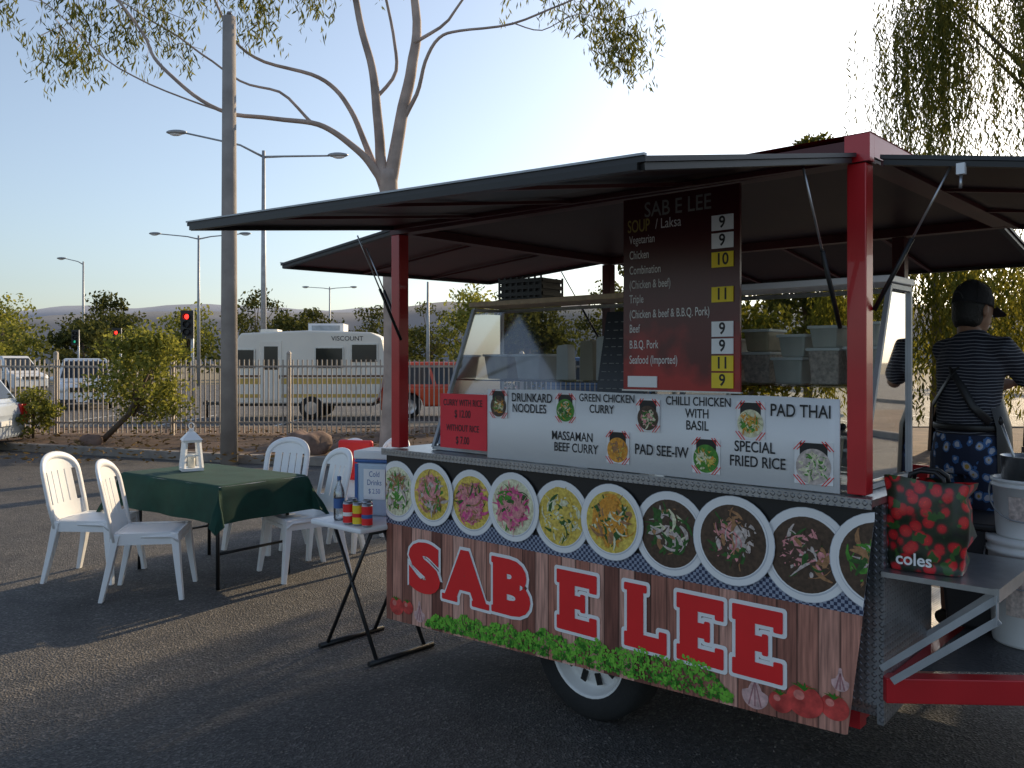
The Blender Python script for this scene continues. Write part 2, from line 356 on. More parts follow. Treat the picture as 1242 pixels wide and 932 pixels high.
m=MB()
m.box((L_+.014,.0,.875),(2.86,.52,.893),ALU);m.box((2.848,-.006,.855),(2.862,.526,.897),ALU)
m.beam((2.85,.02,.86),(2.50,.02,.56),.018,.022,STEEL);m.beam((2.84,.50,.86),(2.50,.50,.56),.018,.022,STEEL)
m.beam((2.86,.0,.80),(2.54,.0,.53),.004,.024,STEEL);m.beam((2.855,.0,.875),(2.855,.0,.78),.004,.02,STEEL)
part(m,'side_shelf')
W2=mat('white_rim_paint',(.80,.80,.78),.4,var=.06)
def wheel(x,y,r=.305,side=-1):
    e=bpy.data.objects.new('wheel',None);C.objects.link(e);e.parent=T;e.location=(x,y,r)
    h=.09*side
    t=MB();t.lathe([(r*.66,h),(r*.72,h*1.12),(r*.93,h*1.05),(r,h*.75),(r,-h*.75),(r*.93,-h),(r*.66,-h)],(0,0,0),RUB,40,'y');t.obj('tyre',parent=e)
    t=MB()
    t.lathe([(r*.68,h*.98),(r*.645,h*1.05),(r*.62,h*.9),(r*.58,h*.45),(r*.5,h*.35),(r*.3,h*.6),(r*.2,h*.62),(r*.19,h*.95),(0,h*1.0)],(0,0,0),W2,40,'y')
    for k in range(10):
        a=2*math.pi*k/10;c,s_=math.cos(a),math.sin(a)
        M=Matrix(((c,0,-s_,0),(0,1,0,0),(s_,0,c,0),(0,0,0,1)))
        t.M=M;t.box((r*.33,h*.62-.001,-.014),(r*.50,h*.50-.004,.014),BLK);t.M=None
    for k in range(5):
        a=2*math.pi*k/5+.3;t.ball((r*.25*math.cos(a),h*.64,r*.25*math.sin(a)),.009,STEEL,8)
    t.obj('rim',parent=e)
wheel(1.2,.16);wheel(1.2,W_-.16,side=1)
# ------------------------------------------------------------ banner
def wood_print():
    m=mat('printed_wood_planks',(.3,.15,.12),.5);N,L,b=nodes(m)
    tc=N.new('ShaderNodeTexCoord');mp=N.new('ShaderNodeMapping');mp.inputs['Scale'].default_value=(13,1,1)
    sx=N.new('ShaderNodeSeparateXYZ');L.new(tc.outputs['Object'],mp.inputs[0]);L.new(mp.outputs[0],sx.inputs[0])
    fl=N.new('ShaderNodeMath');fl.operation='FLOOR';L.new(sx.outputs[0],fl.inputs[0])
    wn=N.new('ShaderNodeTexWhiteNoise');wn.noise_dimensions='1D';L.new(fl.outputs[0],wn.inputs['W'])
    r=ramp(N,[(0,(.20,.07,.05)),(.45,(.50,.20,.14)),(1,(.82,.46,.36))]);L.new(wn.outputs['Value'],r.inputs[0])
    m2=N.new('ShaderNodeMapping');m2.inputs['Scale'].default_value=(60,1,4);L.new(tc.outputs['Object'],m2.inputs[0])
    nz=N.new('ShaderNodeTexNoise');nz.inputs['Scale'].default_value=1.4;nz.inputs['Detail'].default_value=6;L.new(m2.outputs[0],nz.inputs[0])
    r2=ramp(N,[(.3,(.5,.5,.5)),(.7,(1.25,1.25,1.25))]);L.new(nz.outputs['Fac'],r2.inputs[0])
    fr=N.new('ShaderNodeMath');fr.operation='FRACT';L.new(sx.outputs[0],fr.inputs[0])
    r3=ramp(N,[(0,(.15,.15,.15)),(.07,(1,1,1)),(.93,(1,1,1)),(1,(.15,.15,.15))]);L.new(fr.outputs[0],r3.inputs[0])
    a=N.new('ShaderNodeMixRGB');a.blend_type='MULTIPLY';a.inputs[0].default_value=1;L.new(r.outputs[0],a.inputs[1]);L.new(r2.outputs[0],a.inputs[2])
    c=N.new('ShaderNodeMixRGB');c.blend_type='MULTIPLY';c.inputs[0].default_value=1;L.new(a.outputs[0],c.inputs[1]);L.new(r3.outputs[0],c.inputs[2])
    L.new(c.outputs[0],b.inputs['Base Color']);return m
def gingham():
    m=mat('blue_gingham_print',(.1,.15,.3),.6);N,L,b=nodes(m);tc=N.new('ShaderNodeTexCoord')
    mp=N.new('ShaderNodeMapping');mp.inputs['Location'].default_value=(.0,.003,.0);ck=N.new('ShaderNodeTexChecker');ck.inputs['Scale'].default_value=80
    ck.inputs[1].default_value=(.30,.34,.44,1);ck.inputs[2].default_value=(.03,.04,.09,1)
    L.new(tc.outputs['Object'],mp.inputs[0]);L.new(mp.outputs[0],ck.inputs[0]);L.new(ck.outputs[0],b.inputs['Base Color']);return m
def zb(x): return .235+(.33-.235)*x/2.5
def xlim(z): return 2.41+.095*min(1,max(0,(z-.33)/.75))
def clampx(mb): mb.v=[(min(p[0],xlim(p[2])),p[1],p[2]) for p in mb.v]
Y0=-.05
bn=MB();n=24
def strip(mb,z0f,z1f,y,m,x0=-.05,x1=2.505,n=24):
    for i in range(n):
        a=x0+(x1-x0)*i/n;b=x0+(x1-x0)*(i+1)/n
        mb.add([(a,y,z0f(a)),(b,y,z0f(b)),(b,y,z1f(b)),(a,y,z1f(a))],[(0,1,2,3)],m)
strip(bn,zb,lambda x:.765,Y0,wood_print());strip(bn,lambda x:.765,lambda x:1.108,Y0,BLACKP)
strip(bn,lambda x:.745,lambda x:.82,Y0-.0015,gingham())
clampx(bn)
banner=part(bn,'banner')
def PM(n,c): return mat(n,c,.5,var=.35,scale=70)
PAL=[PM('print_broth_yellow',(.82,.56,.10)),PM('print_meat_pink',(.76,.30,.30)),PM('print_meat_brown',(.40,.20,.09)),
 PM('print_herb_green',(.08,.28,.03)),PM('print_herb_dark',(.035,.12,.02)),PM('print_noodle_cream',(.86,.76,.50)),
 PM('print_dark_broth',(.085,.05,.03)),PM('print_carrot_orange',(.84,.34,.04)),PM('print_pork_grey',(.60,.50,.45)),PM('print_magenta',(.78,.10,.28))]
BOWL=mat('print_bowl_grey',(.62,.64,.68),.5,var=.05)
def disc(mb,cx,cz,r,y,m,n=36,xm=9,sq=1):
    mb.poly([(min(xm,cx+r*math.cos(2*math.pi*k/n)),y,cz+sq*r*math.sin(2*math.pi*k/n)) for k in range(n)],m)
def food(mb,cx,cz,r,y,base,pal,n,seed,xm=9,plate=True):
    q=random.Random(seed);R0=r
    if plate:
        disc(mb,cx,cz,r,y,BOWL,xm=xm);disc(mb,cx,cz,r*.985,y-.0004,WHITEP,xm=xm);disc(mb,cx,cz,r*.86,y-.0008,BOWL,xm=xm);disc(mb,cx-.002,cz+.003,r*.845,y-.0011,WHITEP,xm=xm);r=r*.99
    disc(mb,cx,cz,r*.81,y-.0014,PAL[base],xm=xm)
    cl=[(q.uniform(0,6.28),q.uniform(.10,.40),q.choice(pal)) for _ in range(7)]
    for i in range(n):
        a=q.uniform(0,6.28);rr=r*(.66 if base!=6 else .58)*math.sqrt(q.random())*(1-.4*i/n)
        mm=PAL[q.choice(pal)]
        x=cx+rr*math.cos(a);z=cz+rr*math.sin(a);yy=y-.0018-i*.000022
        if q.random()<.5:
            ca,cr,cm=q.choice(cl);x=cx+r*cr*math.cos(ca)+q.gauss(0,.10*r);z=cz+r*cr*math.sin(ca)+q.gauss(0,.10*r);mm=PAL[cm]
        t=q.uniform(0,3.14)
        if q.random()<.6:
            l=r*q.uniform(.12,.32);w_=r*q.uniform(.012,.055);cv=q.uniform(-.7,.7);pts=[];
            for s_ in(-1,-.5,0,.5,1): pts.append((x+l*s_*math.cos(t)-cv*l*(1-s_*s_)*math.sin(t)*.7,z+l*s_*math.sin(t)+cv*l*(1-s_*s_)*math.cos(t)*.7,w_*(1.05-s_*s_*.7)))
            nx,nz=-math.sin(t),math.cos(t)
            P=[(min(xm,px+nx*ww),yy,pz+nz*ww) for px,pz,ww in pts]+[(min(xm,px-nx*ww),yy,pz-nz*ww) for px,pz,ww in reversed(pts)]
            mb.add(P,[(0,1,8,9),(1,2,7,8),(2,3,6,7),(3,4,5,6)],mm)
        else:
            k=q.randint(6,9);ra=r*q.uniform(.04,.18);el=q.uniform(.35,.9)
            P=[]
            for j in range(k):
                b=2*math.pi*j/k;rj=ra*q.uniform(.7,1.25);u=rj*math.cos(b);v=rj*el*math.sin(b)
                P.append((min(xm,x+u*math.cos(t)-v*math.sin(t)),yy,z+u*math.sin(t)+v*math.cos(t)))
            mb.poly(P,mm)
specs=[(5,[3,3,2,8,5]),(0,[1,2,8,3,1,1]),(0,[9,1,4,1,2]),(5,[9,1,3,1,4,9]),(0,[0,0,5,0,5,4]),(0,[7,7,5,7,2,4]),(6,[4,4,8,5,2,6,8,6]),(6,[8,4,2,8,6,6,1]),(6,[4,1,8,6,2,6]),(6,[8,3,2,4,6])]
for k,(b_,p_) in enumerate(specs):
    fm=MB();x=.04+.278*k;xm=9
    if k==9:x=2.52;xm=2.505
    yy=Y0-(.003 if k%2==0 else .0125)
    if k==9: yy=Y0-.0125
    rr_=.160 if k<6 else .168
    food(fm,x,.926+(.008 if k%2 else -.004),rr_,yy,b_,p_,300 if k<6 else 150,k+3,xm=xm)
    if k==0: fm.v=[(max(p[0],-.05),p[1],p[2]) for p in fm.v]
    if k==9: clampx(fm)
    fm.obj('food_picture',parent=banner)
def rects(ch):
    if ch=='E':return[(0,0,1,.23),(0,.77,1,1),(.07,0,.46,1),(.07,.39,.72,.61),(.82,.70,1,1),(.82,0,1,.30),(.60,.35,.72,.65)]
    if ch=='L':return[(0,0,1,.23),(.07,0,.46,1),(0,.88,.54,1),(.82,0,1,.34)]
    if ch=='A':return[(-.02,0,.33,.11),(.65,0,1.02,.11)]
    if ch=='B':return[(-.04,0,.2,.12),(-.04,.88,.2,1)]
    return[]
def rrect(mb,x0,x1,z0,z1,y,m,r):
    P=[]
    for cx,cz,a0 in((x1-r,z1-r,0),(x0+r,z1-r,90),(x0+r,z0+r,180),(x1-r,z0+r,270)):
        for a in(0,30,60,90): t=math.radians(a0+a);P.append((cx+r*math.cos(t),y,cz+r*math.sin(t)))
    mb.poly(P,m)
for ch,x0,x1 in(('S',.135,.375),('A',.395,.71),('B',.740,.975),('E',1.130,1.350),('L',1.49,1.695),('E',1.74,1.945),('E',1.98,2.180)):
    lt=MB()
    z0=.418+.022*x0/2.1;z1=z0+.262
    e=.015;y=Y0-.0025
    if ch in'SAB':
        lt.text(ch,(0,y-.0004,0),1,WHITEP,.105,fit=(x0-e,x1+e,z0-e,z1+e))
        lt.text(ch,(0,y-.0030,0),1,REDP,.065,fit=(x0,x1,z0,z1))
    for j,(a,b,c,d) in enumerate(rects(ch)):
        X0=x0+(x1-x0)*a;X1=x0+(x1-x0)*c;Z0=z0+(z1-z0)*b;Z1=z0+(z1-z0)*d
        o1=y-.0008-j*.0002;o2=y-.0034-j*.0002
        rrect(lt,X0-e,X1+e,Z0-e,Z1+e,o1,WHITEP,.014)
        rrect(lt,X0,X1,Z0,Z1,o2,REDP,.006)
    lt.obj('shop_name_letter',parent=banner)
GR=[mat('print_leaf_bright',(.20,.54,.05),.5),mat('print_leaf_mid',(.10,.36,.03),.5),mat('print_leaf_dark',(.03,.17,.01),.5)]
gp=MB();q=random.Random(5)
for i in range(3200):
    x=q.uniform(.27,1.98);h=.05+.055*(x/2)+.010*math.sin(x*25)+.008*math.sin(x*61);
    if x>1.8:h*=max(.2,1-((x-1.8)/.18)**2*.8)
    if x<.4:h*=max(.4,(x-.2)/.2)
    u=q.random();z=zb(x)+.014+u*h*1.25;r=q.uniform(.003,.010);y=Y0-.002-i*.000002
    k=q.randint(5,7);t=q.random()*3
    P=[(x+r*math.cos(2*math.pi*j/k+t)*q.uniform(.4,1.3),y,z+r*math.sin(2*math.pi*j/k+t)*q.uniform(.4,1.3)) for j in range(k)]
    g_=noise.noise((x*30,z*30,0))+q.gauss(0,.25)-.5*(u-.5)
    gp.poly(P,GR[0 if g_<.0 else 1 if g_<.4 else 2])
gp.obj('parsley_picture',parent=banner)
TOM=mat('print_tomato_red',(.58,.06,.05),.5,var=.5,scale=22);TOMH=mat('print_tomato_highlight',(.70,.22,.18),.5,var=.3,scale=50);GAR=mat('print_garlic_white',(.66,.42,.40),.5,var=.35,scale=40)
GARD=mat('print_garlic_shadow',(.40,.18,.19),.5,var=.3,scale=40)
def berry(cx,cz,r,m,hl,y,sq=.85):
    vp=MB()
    disc(vp,cx,cz,r,y,m,sq=sq);disc(vp,cx-r*.3,cz+r*.3*sq,r*.30,y-.0003,hl,sq=sq)
    for j in range(5):
        a=1.57+(j-2)*.5;vp.poly([(cx,y-.0005-j*.0001,cz+r*.6*sq),(cx+r*.25*math.cos(a)+.006,y-.0005-j*.0001,cz+sq*r*.9),(cx+r*.9*math.cos(a),y-.0005-j*.0001,cz+r*sq*.7+r*.4*math.sin(a)),(cx+r*.25*math.cos(a)-.006,y-.0005-j*.0001,cz+sq*r*.8)],GR[2])
    clampx(vp);vp.obj('tomato_picture',parent=banner)
for i,(cx,cz,r) in enumerate(((.035,.315,.055),(.125,.325,.042),(2.26,.405,.068),(2.365,.41,.052),(2.17,.378,.045))): berry(cx,cz,r,TOM,TOMH,Y0-.0022-.0014*(i%3))
for cx,cz,r in((.215,.305,.040),(2.07,.375,.05),(2.385,.50,.030)):
    y=Y0-.0015;vp=MB()
    vp.poly([(cx+r*1.05*math.cos(a)*(1 if math.sin(a)<.3 else .55),y,cz+r*math.sin(a)*(1 if a<1.2 or a>1.9 else 1.7)) for a in [2*math.pi*j/30 for j in range(30)]],GAR)
    for j in(-.5,0,.5): vp.poly([(cx+j*r-.003,y-.0003,cz-r*.8),(cx+j*r+.003,y-.0003,cz-r*.8),(cx+.002,y-.0003,cz+r*1.1),(cx-.002,y-.0003,cz+r*1.1)],GARD)
    vp.obj('garlic_picture',parent=banner)
# ------------------------------------------------------------ menu sign on the counter
sg=MB();ns=40
def wv(x): return .0025*math.sin(x*9)+.0015*math.sin(x*23+1)
nsv=[]
for i in range(ns+1):
    x=.684+(2.375-.684)*i/ns;nsv+=[(x,-.032+wv(x),1.146),(x,-.032+wv(x),1.475+.003*math.sin(x*7)),(x,-.024+wv(x),1.475+.003*math.sin(x*7)),(x,-.024+wv(x),1.146)]
sg.add(nsv,[(i*4+k,i*4+4+k,i*4+4+(k+1)%4,i*4+(k+1)%4) for i in range(ns) for k in range(4)]+[(0,1,2,3),(ns*4+3,ns*4+2,ns*4+1,ns*4)],PAPER,True)
sign=sg.obj('menu_sign',M=TR,label='long white hand lettered menu sign standing on the trailer counter',cat='menu sign')
ys=-.0365
def tx(parent,b,x,z,s,m=INK,y=ys,off=.012,xs=.8,align='CENTER'):
    mb=MB();mb.text(b,(x,y,z),s,m,off,xs=xs,align=align);mb.obj('lettering',parent=parent)
for b,x,z,s in(('DRUNKARD',.965,1.437,.056),('NOODLES',.95,1.388,.056),('GREEN CHICKEN',1.385,1.447,.047),('CURRY',1.36,1.40,.05),('MASSAMAN',1.20,1.275,.055),('BEEF CURRY',1.22,1.225,.055),
  ('PAD SEE-IW',1.655,1.243,.060),('CHILLI CHICKEN',1.822,1.447,.048),('WITH',1.82,1.400,.05),('BASIL',1.82,1.353,.052),('SPECIAL',2.06,1.285,.057),('FRIED RICE',2.07,1.230,.057),('PAD THAI',2.235,1.425,.064)): tx(sign,b,x,z,s)
for i,(x,z,w_,h,b_,p_) in enumerate(((.76,1.405,.11,.13,6,[3,5,2,7]),(1.165,1.40,.11,.125,3,[3,4,7,5]),(1.445,1.245,.115,.135,7,[7,2,7,0]),(1.595,1.385,.11,.13,6,[3,1,5,4]),(1.86,1.24,.12,.135,3,[3,5,0,7]),(2.045,1.385,.115,.14,5,[7,0,3,5]),(2.285,1.245,.14,.15,8,[5,8,3,5]))):
    m=MB();m.poly([(x-w_/2,ys-.0005,z-h/2),(x+w_/2,ys-.0005,z-h/2),(x+w_/2,ys-.0005,z+h/2),(x-w_/2,ys-.0005,z+h/2)],WHITEP)
    m.poly([(x-w_*.36,ys-.001,z+h*.10),(x+w_*.36,ys-.001,z+h*.10),(x+w_*.36,ys-.001,z+h*.47),(x-w_*.36,ys-.001,z+h*.47)],BLACKP)
    food(m,x,z-h*.08,w_*.56,ys-.0015,b_,p_,110,i+30,plate=False)
    for a in(-1,1):
        for c in(-1,1):
            for o_ in(0,.012): m.beam((x+a*(w_*.52-o_),ys-.002,z+c*h*.30),(x+a*(w_*.30-o_),ys-.002,z+c*h*.52),.001,.003,REDP,up=(0,0,1)) 
    m.obj('dish_photo',parent=sign)
m=MB();m.box((.355,-.035,1.175),(.68,-.024,1.445),PINKRED)
rs=m.obj('price_sign',M=TR,label='red hand written curry price card on the counter',cat='price sign')
for b,z,s in(('CURRY WITH RICE',1.40,.045),('$ 12.00',1.345,.052),('WITHOUT RICE',1.275,.045),('$ 7.00',1.215,.052)): tx(rs,b,.515,z,s,off=.01,xs=.72)
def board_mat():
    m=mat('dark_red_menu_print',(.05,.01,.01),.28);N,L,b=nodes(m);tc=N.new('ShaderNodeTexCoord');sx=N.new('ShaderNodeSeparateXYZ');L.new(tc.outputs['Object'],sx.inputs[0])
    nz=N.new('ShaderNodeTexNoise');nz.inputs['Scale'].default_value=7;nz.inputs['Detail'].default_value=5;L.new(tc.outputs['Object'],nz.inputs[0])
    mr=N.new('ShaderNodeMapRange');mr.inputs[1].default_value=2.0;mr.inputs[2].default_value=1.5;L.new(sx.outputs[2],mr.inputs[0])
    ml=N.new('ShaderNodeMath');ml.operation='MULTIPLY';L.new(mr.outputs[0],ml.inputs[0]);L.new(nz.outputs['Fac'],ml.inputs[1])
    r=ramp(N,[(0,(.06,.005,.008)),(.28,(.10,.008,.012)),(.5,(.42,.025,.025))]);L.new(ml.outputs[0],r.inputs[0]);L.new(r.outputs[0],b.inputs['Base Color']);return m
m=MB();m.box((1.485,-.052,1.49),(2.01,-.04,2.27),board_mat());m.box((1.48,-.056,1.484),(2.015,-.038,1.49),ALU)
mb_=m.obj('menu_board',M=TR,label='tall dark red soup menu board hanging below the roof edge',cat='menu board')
yb=-.0535
tx(mb_,'SAB E LEE',1.74,2.215,.085,SILV,yb,.01,.85)
tx(mb_,'SOUP',1.56,2.155,.072,GOLDT,yb,.01,.6);tx(mb_,'/ Laksa',1.70,2.155,.058,MENUTXT,yb,0,.75)
for b,z in(('Vegetarian',2.10),('Chicken',2.038),('Combination',1.976),('(Chicken & beef)',1.917),('Triple',1.858),('(Chicken & beef & B.B.Q. Pork)',1.796),('Beef',1.737),('B.B.Q. Pork',1.672),('Seafood (Imported)',1.610)):
    tx(mb_,b,1.515,z,.048,MENUTXT,yb,0.004,.60,'LEFT')
for t_,z,c in(('9',2.13,PAPER),('9',2.062,PAPER),('10',1.99,YEL),('11',1.858,YEL),('9',1.727,PAPER),('9',1.662,PAPER),('11',1.597,YEL),('9',1.532,YEL)):
    m=MB();m.box((1.895,-.058,z-.029),(1.985,-.0535,z+.029),c);m.text(t_,(1.94,-.0585,z),.062,INK,.02,xs=.9);m.obj('price_card',parent=mb_)
m=MB();m.box((1.51,-.058,1.50),(1.65,-.0535,1.545),PAPER);m.obj('paper_note',parent=mb_)
CHALK=mat('black_menu_panel',(.015,.015,.017),.3)
m=MB();Tt=trm(1.36,.03,1.146)@Matrix.Rotation(-.22,4,'X');m.box((-.13,0,0),(.13,.012,.70),CHALK)
cb=m.obj('small_menu_panel',M=Tt,label='black drinks menu panel leaning against the display glass',cat='menu board')
m=MB();qq=random.Random(3)
for i in range(14):
    z=.65-i*.038
    for k in range(6):
        a=-.115+k*.036;m.box((a,-.002,z),(a+qq.uniform(.008,.028),-.001,z+.003),SILV)
m.obj('menu_lines',parent=cb,kind='stuff')
# ------------------------------------------------------------ display cases
def case(x0,x1,label,topm,gm,gend):
    e=empty('display_case',M=trm(0,0,1.144),label=label,cat='display case')
    f=MB();zt=.745
    w_=.018
    for x in(x0,x1):
        pts=[(x,.06,.01),(x,.36,zt),(x,.585,zt),(x,.585,.01)]
        for k in range(4): f.beam(pts[k],pts[(k+1)%4],w_,w_,STEEL,up=(1,0,0))
    for p in((.06,.012),(.585,.012),(.585,zt)): f.beam((x0+.013,p[0],p[1]),(x1-.013,p[0],p[1]),w_,w_,STEEL)
    f.obj('frame',parent=e)
    f=MB();f.box((x0-.015,.335,zt+.014),(x1+.015,.60,zt+.040),topm);f.obj('case_top',parent=e,bevel=.003)
    g=MB();g.poly([(x0,.07,.03),(x1,.07,.03),(x1,.355,zt-.02),(x0,.355,zt-.02)],gm);g.obj('glass_panel',parent=e)
    for x in(x0+.002,x1-.002):
        g=MB();g.poly([(x,.08,.03),(x,.36,zt-.02),(x,.575,zt-.02),(x,.575,.03)],gend);g.obj('glass_panel',parent=e)
    g=MB();g.box((x0+.02,.26,.36),(x1-.02,.565,.366),CLEARP);g.obj('shelf',parent=e)
    return e
case(.20,1.48,'slanted glass display case with pale wooden top on counter',WOODTRIM,HAZE,HAZE)
case(1.62,2.41,'slanted glass display case with white top near the corner post',WHITE,GLASS,ENDG)
def tub(x,y,z,w_,d,h,fill,lab='cloudy plastic food tub with white lid inside the display case',lid=None):
    e=empty('food_tub',M=trm(x,y,z),label=lab,cat='food container',group='plastic food tubs in the trailer')
    m=MB();t=.85
    vs=[(-w_*t/2,-d*t/2,0),(w_*t/2,-d*t/2,0),(w_*t/2,d*t/2,0),(-w_*t/2,d*t/2,0),(-w_/2,-d/2,h),(w_/2,-d/2,h),(w_/2,d/2,h),(-w_/2,d/2,h)]
    m.add(vs,[(0,3,2,1),(0,1,5,4),(1,2,6,5),(2,3,7,6),(3,0,4,7)],fill);m.obj('container',parent=e,bevel=.008)
    m=MB();m.box((-w_/2-.006,-d/2-.006,h),(w_/2+.006,d/2+.006,h+.012),lid or WHITE);m.obj('lid',parent=e,bevel=.003)
q=random.Random(9)
for row,(zz,n_) in enumerate(((1.165,4),(1.512,5))):
    for i in range(n_):
        x=1.72+.60*i/(n_-1)
        h=q.uniform(.08,.14);ty=q.randint(0,4);tub(x,.42+q.uniform(-.02,.02),zz,.125,.17,h,(TUBP,TUBQ,TUBD,PAL[8],TUBP)[ty],'plastic food tub with flat lid inside the display case',(WHITE,TUBP,BLK,WHITE,TUBP)[ty])
        if zz+2*h+.06<1.87: tub(x+q.uniform(-.015,.015),.42,zz+h+.013,.112,.16,q.uniform(.05,.085),(TUBP,TUBQ,TUBD)[q.randint(0,2)],'plastic food tub with flat lid inside the display case')
for x,z,f in((.34,1.165,3),(.56,1.165,4),(.80,1.165,2),(.62,1.512,3),(.40,1.512,2),(1.1,1.165,3)): tub(x,.42,z,.17,.2,.12,TUBP if f%2 else TUBQ)
KR=mat('cream_paper',(.55,.48,.38),.8,var=.1)
for i,(x,h) in enumerate(((.80,.18),(.95,.20),(1.05,.22),(1.15,.19))):
    m=MB();m.prism([(-.040,0),(.040,0),(.036,h*.9),(.028,h),(-.03,h*.97),(-.038,h*.9)],-.03,.03,KR if i%2 else WHITEP)
    m.obj('paper_bag',M=trm(x,.42,1.512,.1*i),label='cream paper serving bag standing on the case shelf' if i%2 else 'white paper serving bag standing on the case shelf',cat='paper bag',group='paper serving bags',bevel=.004)
m=MB();m.box((-.14,-.1,0),(.14,.1,.01),BLK)
for z in(.02,.055,.09): 
    for y in(-.1,.1): m.box((-.14,y-.004,z),(.14,y+.004,z+.02),BLK)
    for x in(-.14,.14): m.box((x-.004,-.095,z),(x+.004,.095,z+.02),BLK)
for i in range(8):
    x=-.136+.0388*i
    for y in(-.1,.1): m.box((x-.005,y-.003,.01),(x+.005,y+.003,.12),BLK)
m.box((-.13,-.09,.012),(.13,.09,.1),DGREY);m.obj('plastic_crate',M=trm(.52,.47,1.93,.1),label='small black plastic crate on top of the display case',cat='crate')
def bottle(x,y,z,r,h,c,cap,lab,nm='sauce_bottle',labm=None):
    e=empty(nm,M=trm(x,y,z),label=lab,cat='bottle')
    m=MB();m.lathe([(0,0),(r*.9,0),(r,h*.04),(r,h*.6),(r*.85,h*.7),(r*.35,h*.86),(r*.33,h*.92),(0,h*.92)],(0,0,0),c,20);m.obj('bottle_body',parent=e)
    m=MB();m.lathe([(r*1.01,h*.28),(r*1.01,h*.5)],(0,0,0),labm or cap,20);m.obj('bottle_label',parent=e)
    m=MB();m.lathe([(r*.38,h*.91),(r*.38,h*.99),(r*.3,h),(0,h)],(0,0,0),cap,16);m.obj('cap',parent=e)
    return e
BLU=mat('cooler_blue',(.05,.14,.38),.4)
SOY=mat('soy_sauce',(.03,.015,.01),.2)
bottle(.17,.16,1.144,.03,.2,SOY,MRED,'dark soy sauce bottle on the counter')
m=MB();m.box((-.07,-.05,0),(.07,.05,.10),BLU);m.obj('blue_carton',M=trm(.30,.16,1.145,.2),label='small blue cardboard carton on the counter by the glass',cat='carton',bevel=.003)
for i,(x,y,r,h) in enumerate(((.7,1.6,.14,.22),(1.25,1.62,.16,.26),(1.75,1.6,.13,.2))):
    e=empty('cooking_pot',M=trm(x,y,1.001),label='steel stock pot with lid standing on the rear bench',cat='pot',group='stock pots on the bench')
    m=MB();m.lathe([(0,0),(r,0),(r,h),(r*1.03,h)],(0,0,0),ALU,28);m.obj('pot_body',parent=e)
    m=MB();m.lathe([(r*1.04,h),(r*1.04,h+.01),(r*.5,h+.035),(0,h+.04)],(0,0,0),ALU,28);m.ball((0,0,h+.055),.02,BLK,10);m.obj('lid',parent=e)
# ------------------------------------------------------------ shelf bag, buckets, pots
def bagmat():
    m=mat('strawberry_print',(.3,.02,.02),.35);N,L,b=nodes(m);tc=N.new('ShaderNodeTexCoord')
    vo=N.new('ShaderNodeTexVoronoi');vo.inputs['Scale'].default_value=21;L.new(tc.outputs['Object'],vo.inputs['Vector'])
    r=ramp(N,[(0,(.76,.05,.04)),(.42,(.56,.012,.02)),(.52,(.07,.02,.015)),(.62,(.015,.03,.012)),(1,(.01,.012,.01))]);L.new(vo.outputs['Distance'],r.inputs[0])
    v2=N.new('ShaderNodeTexVoronoi');v2.inputs['Scale'].default_value=110;L.new(tc.outputs['Object'],v2.inputs['Vector'])
    r2=ramp(N,[(.12,(1.7,1.5,1.0)),(.25,(1,1,1))]);L.new(v2.outputs['Distance'],r2.inputs[0])
    nz=N.new('ShaderNodeTexNoise');nz.inputs['Scale'].default_value=16;L.new(tc.outputs['Object'],nz.inputs[0]);r3=ramp(N,[(.60,(0,0,0)),(.63,(1,1,1))]);L.new(nz.outputs['Fac'],r3.inputs[0])
    a=N.new('ShaderNodeMixRGB');a.blend_type='MULTIPLY';a.inputs[0].default_value=1;L.new(r.outputs[0],a.inputs[1]);L.new(r2.outputs[0],a.inputs[2])
    g=N.new('ShaderNodeMixRGB');L.new(r3.outputs[0],g.inputs[0]);L.new(a.outputs[0],g.inputs[1]);g.inputs[2].default_value=(.035,.11,.02,1)
    L.new(g.outputs[0],b.inputs['Base Color']);return m
BG=bagmat()
e=empty('shopping_bag',M=trm(2.615,.13,.896,.12),label='strawberry print reusable shopping bag on the aluminium shelf',cat='shopping bag');e.scale=(.88,.88,.93)
m=MB();vs=[];fs=[]
prof=[(0,.125,.075),(.04,.135,.08),(.08,.137,.08),(.13,.145,.084),(.18,.145,.082),(.23,.147,.076),(.27,.14,.07),(.31,.15,.06),(.33,.15,.055)]
ring=44
for z,a,b in prof:
    for k in range(ring):
        t=2*math.pi*k/ring;c,s_=math.cos(t),math.sin(t);p=.35
        x=a*math.copysign(abs(c)**p,c);y=b*math.copysign(abs(s_)**p,s_);nn=noise.noise((x*16,y*16,z*18))*.022*min(1,z/.1)
        vs.append((x+nn,y+nn,z+(noise.noise((x*9,y*9,1))*.03 if z>.3 else 0)))
fs=[(i*ring+k,i*ring+(k+1)%ring,(i+1)*ring+(k+1)%ring,(i+1)*ring+k) for i in range(len(prof)-1) for k in range(ring)]+[tuple(range(ring))]
m.add(vs,fs,BG,True);m.obj('bag_body',parent=e)
for y in(-.05,.05):
    m=MB();m.tube([(-.06,y,.32),(-.055,y,.35),(-.02,y*.8,.362),(.03,y*.8,.36),(.06,y,.34),(.065,y,.31)],.009,BLK,6);m.obj('handle',parent=e)
m=MB();m.text('coles',(-.035,-.0955,.045),.062,WHITEP,.02);m.obj('logo_lettering',parent=e)
WB=mat('white_bucket_plastic',(.80,.81,.80),.4,var=.06)
